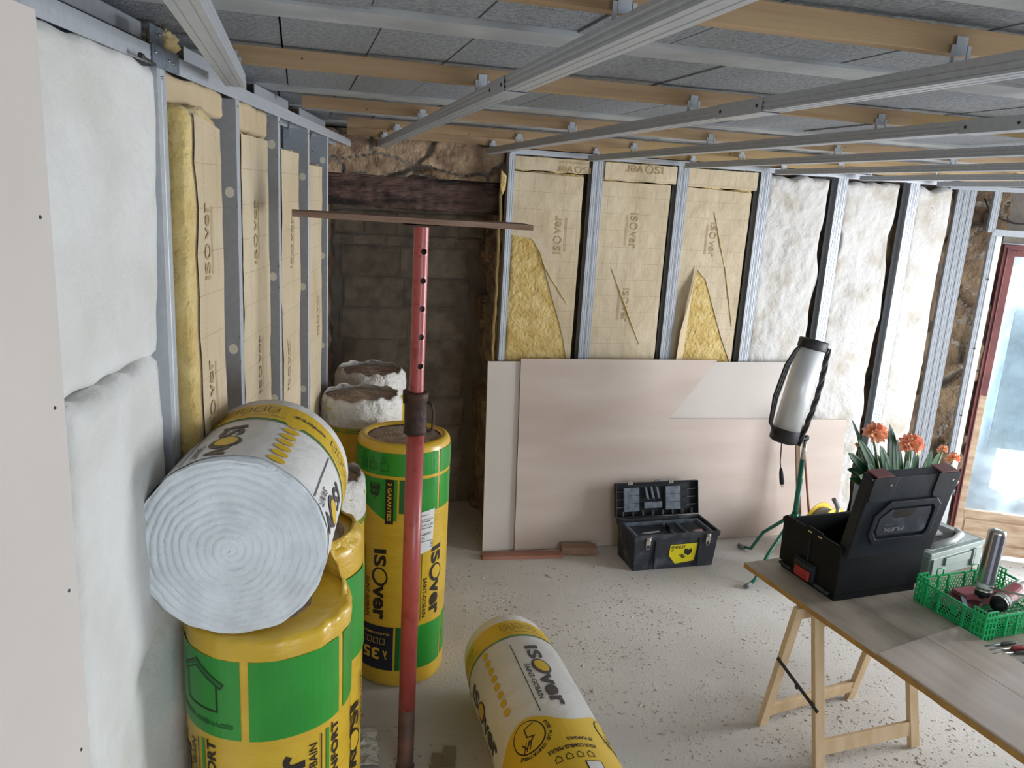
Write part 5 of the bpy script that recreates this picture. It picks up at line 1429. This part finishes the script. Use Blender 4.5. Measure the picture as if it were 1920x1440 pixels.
# laminate planks lying on the table
def planks():
    c0 = tb(1648, 1224, TZ+.008); c1 = tb(1797, 1173, TZ+.008); cm = tb(1738, 1196, TZ+.008)
    xm = cm[0]
    for i, (a, b) in enumerate(((0.004, xm-.001), (xm+.001, c1[0]))):
        ya = c0[1]+(c1[1]-c0[1])*(a-c0[0])/(c1[0]-c0[0]); yb = c0[1]+(c1[1]-c0[1])*(b-c0[0])/(c1[0]-c0[0])
        m = MB(); m.prism([(a, -2.2), (b, -2.2), (b, yb), (a, ya)], TZ+.0005, TZ+.0085)
        o = m.build('laminate_plank', M['laminate'], bevel=.0006); o.matrix_world = TT
        tag(o, ['laminate plank flush with the left edge of the table', 'laminate plank nearer the green crate, second from the table edge'][i], 'plank', 'laminate planks lying on the table')
planks()
# ------------------------------------------------------------------ black site box on the table
def site_box():
    B = on_plane(1562, 1131, (0, 0, TZ), Vector((0, 0, 1))); Cc = on_plane(1722, 1107, (0, 0, TZ), Vector((0, 0, 1)))
    d = Cc-B; W = .445; ang = math.atan2(d.y, d.x)
    T = Matrix.Translation((B.x, B.y, TZ)) @ Matrix.Rotation(ang, 4, 'Z')
    t = thing('carry_box', 'large black plastic carry box with raised lid and red latch on the table', 'tool case', M=T)
    D = .35; H_ = .225; w = .006
    # body
    m = MB()
    def shell(e, z): return [m.V((x, y, z)) for x, y in ((-e, -e), (W+e, -e), (W+e, D+e), (-e, D+e))]
    rr = [shell(-.010, 0), shell(-.010, .03), shell(-.002, .035), shell(0, H_)]
    for a, b in zip(rr, rr[1:]):
        for j in range(4): m.face([a[j], a[(j+1) % 4], b[(j+1) % 4], b[j]])
    m.face(rr[0][::-1]); i1 = shell(-.008, H_); i0 = shell(-.014, .012)
    for j in range(4): m.face([rr[3][j], rr[3][(j+1) % 4], i1[(j+1) % 4], i1[j]]); m.face([i1[j], i1[(j+1) % 4], i0[(j+1) % 4], i0[j]])
    m.face(i0); m.build('body', M['blk2'], t, bevel=.003)
    # side plate facing the camera's left: stepped rim, panels, latch
    m = MB(); m.prism([(-.002, H_-.01), (-.002, H_+.020), (.10, H_+.020), (.115, H_+.030), (.19, H_+.030), (.205, H_+.020), (.33, H_+.02), (D, H_+.005), (D, H_-.01)], -.006, .002, None, 'x')
    m.build('side_rim', M['blk2'], t, bevel=.001)
    m = MB(); m.bx(-.006, 0, .17, .174, .04, H_-.02); m.build('panel_seam', M['blk'], t)
    for y in (.03, .25):
        m = MB(); m.bx(-.014, .001, y, y+.08, .022, .034); m.build('side_foot', M['blkdust'], t, bevel=.003)
    m = MB(); m.bx(-.016, .001, .118, .235, .028, .105); m.bx(-.024, -.01, .125, .228, .075, .10); c = m.build('latch_plate', M['blk'], t, bevel=.003)
    m = MB(); m.bx(-.026, -.016, .132, .218, .030, .072); tag(m.build('latch', M['boxred'], c, bevel=.003), 'red latch')
    for y in (.105, .165):
        m = MB(); m.bx(-.008, -.004, y, y+.022, H_+.006, H_+.013); m.build('bright_catch', M['chrome'], t)
    # lid, standing open on the near edge and leaning a little to the camera
    L_ = Matrix.Translation((.01, -.012, H_-.022)) @ Matrix.Rotation(R_(10.5), 4, 'X')
    lh = .365; lw = W-.01
    m = MB(); m.prism([(0, 0), (lw, 0), (lw, lh-.02), (lw-.02, lh), (.02, lh), (0, lh-.02)], -.012, .0, L_, 'y')
    m.bx(0, .008, 0, .045, 0, lh-.01, L_); m.bx(lw-.008, lw, 0, .045, 0, lh-.01, L_); m.bx(0, lw, 0, .045, lh-.008, lh, L_); m.bx(0, lw, 0, .04, 0, .006, L_)
    m.build('lid', M['blk'], t, bevel=.003)
    m = MB(); outer = [(.055, .11), (.09, .065), (lw-.085, .065), (lw-.055, .10), (lw-.055, .235), (lw-.085, .262), (.115, .262), (.055, .20)]
    inner = [(.078, .12), (.10, .09), (lw-.095, .09), (lw-.08, .11), (lw-.08, .215), (lw-.10, .235), (.125, .235), (.078, .19)]
    A = [m.V(L_ @ Vector((x, -.024, z))) for x, z in outer]; Bq = [m.V(L_ @ Vector((x, -.024, z))) for x, z in inner]
    A2 = [m.V(L_ @ Vector((x, -.012, z))) for x, z in outer]; B2 = [m.V(L_ @ Vector((x, -.012, z))) for x, z in inner]
    k = len(outer)
    for i in range(k):
        j = (i+1) % k; m.face([A[i], A[j], Bq[j], Bq[i]]); m.face([A[i], A2[i], A2[j], A[j]]); m.face([Bq[i], Bq[j], B2[j], B2[i]])
    m.build('carry_handle', M['blk'], t, bevel=.003)
    m = MB(); m.prism([(.09, .125), (.105, .105), (lw-.10, .105), (lw-.09, .12), (lw-.09, .205), (lw-.105, .222), (.135, .222), (.09, .185)], -.020, -.012, L_, 'y')
    pl = m.build('name_plate', M['blkdust'], t, bevel=.002)
    m = MB(); m.prism([(.15, .222), (.15, .196), (.165, .182), (.235, .182), (.262, .205), (.262, .222)], -.0206, -.0195, L_, 'y'); m.build('grip_recess', M['ink'], pl)
    for x in (.0, lw-.115):
        m = MB(); m.prism([(x+.01, .262), (x+.105, .262), (x+.115, .30), (x+.115, lh+.004), (x, lh+.004), (x, .28)], -.017, -.012, L_, 'y'); m.build('lid_rib', M['blk'], t, bevel=.002)
    a = Art(); a.text('FLEX', .175, .130, .105, .018, 0, 1, 180, .04); a.text('the original', .145, .155, .04, .009, 0, 1, 180)
    m = MB(); a.emit(m, lambda X, Y, l: L_ @ Vector((X, -.0208-.0004*l, Y)), None); m.build('lettering', mat('faint_grey_print', (120, 122, 126), .5), pl, recalc=False)
    for i, (x, wd) in enumerate(((.012, .085), (lw-.10, .085))):
        m = MB(); m.prism([(x, -.014), (x+wd, -.014), (x+wd, .045), (x, .045)], lh+.004, lh+.010, L_, 'z'); tag(m.build('lid_tab', M['boxbrown'], t, bevel=.001), 'dull red tab')
    for x in (.09, lw-.03):
        m = MB(); m.tube([L_ @ Vector((x, -.018, lh-.03)), L_ @ Vector((x, -.012, lh-.03))], .005, 8); m.build('rivet', M['chrome'], t)
    for i, (x, z, mt) in enumerate(((lw-.01, .318, 'case_l'), (lw-.012, .275, 'bluehandle'))):  # tool handles poking from behind the lid, joined to it as parts
        m = MB(); m.bx(x, x+.058, .010, .024, z-.008, z+.008, L_ @ Matrix.Translation((x, 0, z)) @ Matrix.Rotation(R_(20), 4, 'Y') @ Matrix.Translation((-x, 0, -z)))
        tag(m.build('tool_handle', M[mt], t, bevel=.004), ['pale tool handle sticking out of the lid', 'turquoise tool handle sticking out of the lid'][i])
site_box()

# ------------------------------------------------------------------ grey green case behind it
def grey_case():
    T = Matrix.Translation((2.63, 2.585, TZ+.0005)) @ Matrix.Rotation(R_(15), 4, 'Z')
    t = thing('machine_case', 'pale grey green plastic case with recessed handle behind the black box', 'tool case', M=T)
    W, D, H_ = .40, .28, .125
    m = MB(); m.bx(0, W, 0, D, 0, H_*.78); m.bx(-.004, W+.004, -.004, D+.004, H_*.78, H_); m.build('body', M['case'], t, bevel=.005)
    for x in (.012, W-.085, W-.012-.06):
        m = MB(); m.bx(x, x+.012, -.010, 0, .012, H_*.76); m.build('front_rib', M['case'], t, bevel=.002)
    m = MB(); m.bx(.11, .30, -.008, 0, .05, .088); m.build('front_panel', M['case'], t, bevel=.002)
    m = MB(); m.bx(.02, W-.02, .02, D-.02, H_, H_+.002); m.build('top_panel', M['case_l'], t, bevel=.001)
    m = MB(); m.prism([(.10, .20), (W-.05, .20), (W-.05, .08), (.26, .05), (.10, .05)], H_+.0022, H_+.003, None, 'z'); m.build('handle_recess', M['case_d'], t)
    m = MB(); m.tube([(.06, .035, H_+.012), (.20, .025, H_+.02), (.30, .055, H_+.018), (.345, .10, H_+.012)], [.014, .015, .015, .012], 10); m.build('handle', M['case_l'], t)
    m = MB(); m.prism([(.12, .12), (.24, .10), (.28, .16), (.14, .19)], H_+.003, H_+.012, None, 'z'); m.build('lid_boss', M['case_l'], t, bevel=.002)
grey_case()

# ------------------------------------------------------------------ green perforated crate and its contents
CT = Matrix.Translation((2.478, 2.135, TZ+.0005)) @ Matrix.Rotation(R_(4.5), 4, 'Z')
CW, CD, CH = .40, .30, .105
def crate():
    t = thing('plastic_crate', 'bright green perforated plastic crate on the table', 'crate', M=CT)
    def hexsheet(m, w, h, fn, p=.0145, skip=None):
        r = p/math.sqrt(3); nx = int(w/p)+2; nz = int(h/(r*1.5))+2
        for j in range(nz):
            for i in range(nx):
                cx = i*p+(p/2 if j % 2 else 0); cz = j*r*1.5
                if cx > w-p*.2 or cz > h-r*.4: continue
                O = []; I = []; solidc = skip and skip(cx, cz)
                for k in range(6):
                    a = PI/6+k*PI/3
                    x = min(w, max(0, cx+r*1.002*math.cos(a))); z = min(h, max(0, cz+r*1.002*math.sin(a)))
                    O.append(m.V(fn(x, z))); xi = min(w, max(0, cx+r*.76*math.cos(a))); zi = min(h, max(0, cz+r*.76*math.sin(a))); I.append(m.V(fn(xi, zi)))
                if solidc: m.face(O)
                else:
                    for k in range(6): l = (k+1) % 6; m.face([O[k], O[l], I[l], I[k]])
    sk = lambda x, z: math.hypot(x-.20, z-.055) < .022
    tp = .012
    walls = (('side_wall', CW, lambda x, z: Vector((x, -tp*z/CH, z+.004)), (lambda x, z: math.hypot(x-.2, z-.05) < .02)),
             ('side_wall', CW, lambda x, z: Vector((x, CD+tp*z/CH, z+.004)), None),
             ('end_wall', CD, lambda x, z: Vector((-tp*z/CH, x, z+.004)), (lambda x, z: math.hypot(x-.13, z-.055) < .02)),
             ('end_wall', CD, lambda x, z: Vector((CW+tp*z/CH, x, z+.004)), None))
    for n_, w, fn, s_ in walls:
        m = MB(); hexsheet(m, w, CH-.014, fn, skip=s_); bmesh.ops.remove_doubles(m.b, verts=m.b.verts, dist=.0004); m.build(n_, M['crate'], t, solid=.0022)
    m = MB(); hexsheet(m, CW, CD, lambda x, z: Vector((x, z, .003)), .022); bmesh.ops.remove_doubles(m.b, verts=m.b.verts, dist=.0004); m.build('base', M['crate'], t, solid=.0025)
    def rim(e, z0, z1, th):
        m = MB(); a, b = -e, e
        m.bx(a-th, CW+b+th, a-th, a, z0, z1); m.bx(a-th, CW+b+th, CD+b, CD+b+th, z0, z1); m.bx(a-th, a, a, CD+b, z0, z1); m.bx(CW+b, CW+b+th, a, CD+b, z0, z1); return m
    rim(.010, CH-.014, CH-.005, .005).build('rim', M['crate'], t, bevel=.001)
    rim(.0, .0, .007, .003).build('lower_rim', M['crate'], t, bevel=.001)
    for (x, y) in ((0, 0), (CW, 0), (CW, CD), (0, CD)):
        sx_, sy = (1 if x == 0 else -1), (1 if y == 0 else -1)
        m = MB()
        for k in range(4):
            o = .0+.017*k
            m.bx(x-sx_*.014, x-sx_*.008, y+sy*(o-.012), y+sy*(o-.007), 0, CH+.012)
            m.bx(x+sx_*(o-.012), x+sx_*(o-.007), y-sy*.014, y-sy*.008, 0, CH+.012)
        for z in (.02, .045, .07, .095, CH+.008):
            m.bx(x-sx_*.0145, x+sx_*.045, y-sy*.0135, y-sy*.008, z, z+.005); m.bx(x-sx_*.0135, x-sx_*.008, y-sy*.0145, y+sy*.045, z, z+.005)
        m.build('corner_post', M['crate'], t)
    for x in (.10, .155, .245, .30):
        for y in (-.008, CD+.008):
            m = MB(); m.bx(x-.004, x+.004, y-.005, y+.003, .004, CH-.006); m.build('rib', M['crate'], t)
    for y in (.085, .2):
        for x in (-.008, CW+.008):
            m = MB(); m.bx(x-.004, x+.004, y-.004, y+.004, .004, CH-.006); m.build('rib', M['crate'], t)
    for x in (.09, .28):
        m = MB(); m.tube([(x, CD+.012, CH-.006), (x, CD+.012, CH+.022), (x+.035, CD+.012, CH+.022), (x+.035, CD+.012, CH-.006)], .0028, 6); m.build('stacking_loop', M['crate'], t)
crate()
def in_crate(p, q, z): return CT.inverted() @ on_plane(p, q, (0, 0, z), Vector((0, 0, 1)))
def contents():
    def can(a, b, label, R=.033):
        a = Vector(a); b = Vector(b); ax = b-a; L = ax.length
        Q = ax.to_track_quat('Z', 'Y').to_matrix().to_4x4(); Q.translation = a
        t = thing('foam_can', label, 'spray can', group='silver and red cans in the green crate', M=CT @ Q)
        m = MB(); m.lathe([(R*.9, .022), (R, .028), (R, L-.016), (R*.93, L-.007), (R*.75, L-.002), (R*.3, L)], 36, cap0=True); m.build('can_body', M['chrome'], t)
        m = MB(); m.lathe([(R*1.03, .018), (R*1.05, .022), (R*1.02, .027), (R*.9, .030)], 36); m.build('seam_ring', M['chrome'], t)
        m = MB(); m.lathe([(R*.25, -.012), (R*.35, -.005), (R*.82, .0), (R*.88, .018)], 28); m.build('black_cap', M['blk'], t)
        ar = Art(); c = 2*PI*R
        ar.rect(-c*.16, .055, c*.18, .16, 0, 1); ar.rect(-c*.5, .034, c*.5, .052, 1, 1); ar.text('WÜRTH', -c*.1, .043, .045, .010, 3, 2, 180, .03); ar.text('WÜRTH', c*.3, .043, .045, .010, 3, 2, 180, .03)
        ar.rect(-c*.5, .055, -c*.16, L-.02, 2, 1); ar.text('PURFIX', -c*.22, L-.05, .05, .014, 2, 2, 90, .03)
        m = MB(); f = cyl_map(Vector((0, 0, 0)), Vector((0, 0, 1)), Vector((-.1, -1, 0)).normalized() if abs(ax.normalized().z) > .5 else Vector((0, 0, 1)), R, .0003)
        if abs(ax.normalized().z) <= .5: f = cyl_map(Vector((0, 0, 0)), Vector((0, 0, 1)), Vector((-.2, .95, 0)).normalized(), R, .0003)
        ar.emit(m, f, .01, .1); m.build('printed_band', [M['canred'], M['case_l'], mat('can_grey_print', (96, 96, 104), .3, .4), M['ink']], t, recalc=False)
    I = CT.inverted()
    can(I @ Vector((2.664, 2.335, TZ+.062)), I @ Vector((2.708, 2.362, TZ+.335)), 'silver and red can propped upright with its black nozzle end down in the green crate')
    can(I @ Vector((2.672, 2.268, TZ+.052)), I @ Vector((2.862, 2.335, TZ+.085)), 'silver and red can lying on its side in the green crate')
    def obj_(name, label, cat, mb, mt, bevel=.001):
        o = mb.build(name, mt, bevel=bevel); o.matrix_world = CT; return tag(o, label, cat)
    m = MB(); m.box((.10, .20, .022), (.16, .12, .032), Matrix.Translation((.1, .2, 0)) @ Matrix.Rotation(R_(20), 4, 'Z') @ Matrix.Translation((-.1, -.2, 0))); obj_('carton', 'dark red carton lying in the left of the green crate', 'carton', m, mat('dark_red_card', (92, 30, 40), .6))
    m = MB(); m.box((.24, .235, .030), (.2, .07, .05)); obj_('abrasive_pack', 'dull pink pack of abrasive sheets at the back of the green crate', 'abrasive paper', m, mat('dull_pink_paper', (160, 84, 92), .8))
    m = MB(); m.box((.12, .09, .02), (.14, .10, .026), Matrix.Translation((.12, .09, 0)) @ Matrix.Rotation(R_(-15), 4, 'Z') @ Matrix.Translation((-.12, -.09, 0))); obj_('black_pouch', 'black pouch on the floor of the green crate, near side', 'pouch', m, M['blk'], .006)
    m = MB(); m.bar((.06, .13, .045), (.16, .24, .047), .018, .006); obj_('metal_strip', 'thin greyish metal strip across the dark red carton', 'strip', m, M['steel_dk'])
    m = MB(); m.tube([I @ Vector((2.662, 2.30, TZ+.112)), I @ Vector((2.80, 2.17, TZ+.115)), I @ Vector((2.95, 2.05, TZ+.112))], .0045, 8); o = obj_('applicator_rod', 'long thin metal applicator rod resting across the green crate', 'rod', m, M['chrome'], 0)
contents()

# loose hand tools and papers on the table in front of the crate
def tools():
    def W(p, q, z=TZ): return on_plane(p, q, (0, 0, z), Vector((0, 0, 1)))
    def item(name, label, cat, p, q, r, mts, handle=None):
        a = W(*p, TZ+.008); b = W(*q, TZ+.008); t = thing(name, label, cat, (a.x, a.y, a.z), 'small tools in front of the green crate'); v = b-a
        m = MB(); m.tube([Vector((0, 0, 0)), v*.5], r*.5, 8); m.build('shaft', mts[0], t)
        m = MB(); m.tube([v*.5, v*.55, v*.95, v], [r*.7, r, r, r*.6], 10); m.build('handle', mts[1], t)
    item('chisel', 'thin dark chisel nearest the green crate', 'chisel', (1848, 1212), (1905, 1204), .007, (M['steel_dk'], M['case_d']))
    item('screwdriver', 'red handled screwdriver on the table in front of the green crate', 'screwdriver', (1858, 1219), (1935, 1213), .009, (M['chrome'], M['boxred']))
    item('file', 'thin grey file beside the red handled screwdriver', 'file', (1862, 1226), (1940, 1222), .006, (M['chrome'], M['case_d']))
    c = [W(*p) for p in ((1880, 1226), (1935, 1224), (1945, 1243), (1897, 1240))]
    m = MB(); m.prism([(v.x, v.y) for v in c], TZ+.0004, TZ+.0012); o = m.build('paper_scrap', M['paper']); tag(o, 'scribbled scrap of paper under the tools by the table board', 'paper')
    c = [W(*p) for p in ((1897, 1243), (1945, 1246), (1960, 1268), (1922, 1262))]
    m = MB(); m.prism([(v.x, v.y) for v in c], TZ+.0004, TZ+.008); o = m.build('sanding_block', M['case_d'], bevel=.001); tag(o, 'flat dark block beside the paper at the right picture edge', 'block')
tools()

# ------------------------------------------------------------------ potted clivia behind the box
def plant():
    C = Vector((3.42, 3.62, 0)); t = thing('potted_plant', 'flowering plant with strap leaves and orange flower heads behind the black box', 'plant', C)
    m = MB(); m.lathe([(.10, .0), (.13, .24), (.14, .245), (.14, .27), (.125, .27), (.12, .24)], 36, cap1=False); m.build('pot', M['pot'], t)
    m = MB(); m.lathe([(.001, .25), (.12, .245)], 24, cap0=False, cap1=True); m.build('soil', M['soil'], t)
    def P(px_, py_, dy=0): return on_plane(px_, py_, (0, C.y+dy, 0), Vector((0, 1, 0)))-C
    def leaf(tip, w, dy, bend, bx_=0):
        e = P(*tip, dy); b = Vector((bx_, dy*.2, .26)); 
        mid = b.lerp(e, .55)+Vector((0, 0, bend)); 
        m = MB(); n = 18; L = []
        for i in range(n+1):
            u = i/n; p = b*(1-u)**2+mid*2*u*(1-u)+e*u*u
            d = (mid-b)*(1-u)*2+(e-mid)*2*u; d.normalize()
            s_ = d.cross(Vector((.25, -1, .1))); s_.normalize(); nn = s_.cross(d)
            ww = 1.5*w*(.55+.45*math.sin(min(1, u*1.3)*PI/2))*(1-max(0, u-.72)/.28)**.55 if u < 1 else 0
            L.append([m.V(p+s_*ww*k+nn*.22*ww*abs(k)) for k in (-1, -.5, 0, .5, 1)])
        for A, B in zip(L, L[1:]):
            for j in range(4): m.face([A[j], A[j+1], B[j+1], B[j]], True)
        m.build('leaf', M['leaf'], t, solid=.0015)
    for a in [((1597, 786), .012, .05, .05), ((1607, 820), .026, -.05, .10), ((1590, 849), .026, -.1, .14), ((1668, 795), .034, .0, -.02), ((1675, 808), .020, -.04, .02), ((1650, 835), .03, -.12, .06), ((1709, 808), .018, .08, .0), ((1723, 806), .009, -.05, -.01),
              ((1682, 822), .03, .07, .02), ((1747, 842), .030, -.05, .07), ((1762, 848), .028, .03, .12), ((1735, 865), .026, -.14, .08), ((1592, 897), .02, -.1, .20), ((1588, 880), .02, .06, .22), ((1660, 862), .032, -.16, .06), ((1700, 862), .03, -.17, .06),
              ((1626, 868), .03, -.15, .08), ((1775, 880), .024, -.08, .14), ((1640, 850), .032, .06, .08), ((1720, 850), .028, .05, .06), ((1690, 880), .03, -.2, .02), ((1610, 890), .026, -.16, .12)]:
        leaf(*a)
    r = random.Random(4)
    def floret(o, d, s_, par):
        q = d.to_track_quat('Z', 'Y').to_matrix().to_4x4(); q.translation = o
        m = MB(); 
        for k in range(6):
            a = k*PI/3; rings = []
            for u, rad, wd in ((0, .003, .004), (.45, .010, .009), (.8, .021, .011), (1.0, .033, .003)):
                c, s2 = math.cos(a), math.sin(a); z = s_*u*1.5-(.004 if u == 1 else 0)
                rings.append([m.V(q @ Vector((rad*c*s_/.03-wd*s2*s_/.03*kk, rad*s2*s_/.03+wd*c*s_/.03*kk, z+.1*s_*(1-abs(kk))*-1))) for kk in (-1, 0, 1)])
            for i, (A, B) in enumerate(zip(rings, rings[1:])):
                m.mi = 1 if i == 0 else 0
                for j in range(2): m.face([A[j], A[j+1], B[j+1], B[j]], True)
        m.build('floret', [M['petal'], M['petal_y']], par)
    for (hx, hy, R, n, dy) in ((1640, 813, .052, 9, -.04), (1707, 834, .052, 12, -.07), (1767, 843, .022, 5, -.05), (1786, 860, .030, 5, -.05), (1609, 833, .016, 2, .06)):
        c = P(hx, hy, dy)
        base = Vector((.0+.3*c.x, dy, .30)); m = MB(); m.tube([base, base.lerp(c, .6)+Vector((0, 0, .02)), c+Vector((0, 0, -R*.8))], [.009, .007, .006], 8); st_ = m.build('flower_stalk', M['stalk'], t)
        for i in range(n):
            ph = i*2.4; v = 1-(i+.5)/n*1.25; rr = math.sqrt(max(0, 1-v*v)); d = Vector((math.cos(ph)*rr, -abs(math.sin(ph)*rr)*.9+.1, v*.9)).normalized()
            s_ = min(.036, R*.8)
            m = MB(); m.tube([c+Vector((0, 0, -R*.75)), c+d*(R-s_)*.7], .0022, 6); m.build('flower_stem', M['stalk'], st_)
            floret(c+d*(R-s_)*.6, d, s_, st_)
plant()
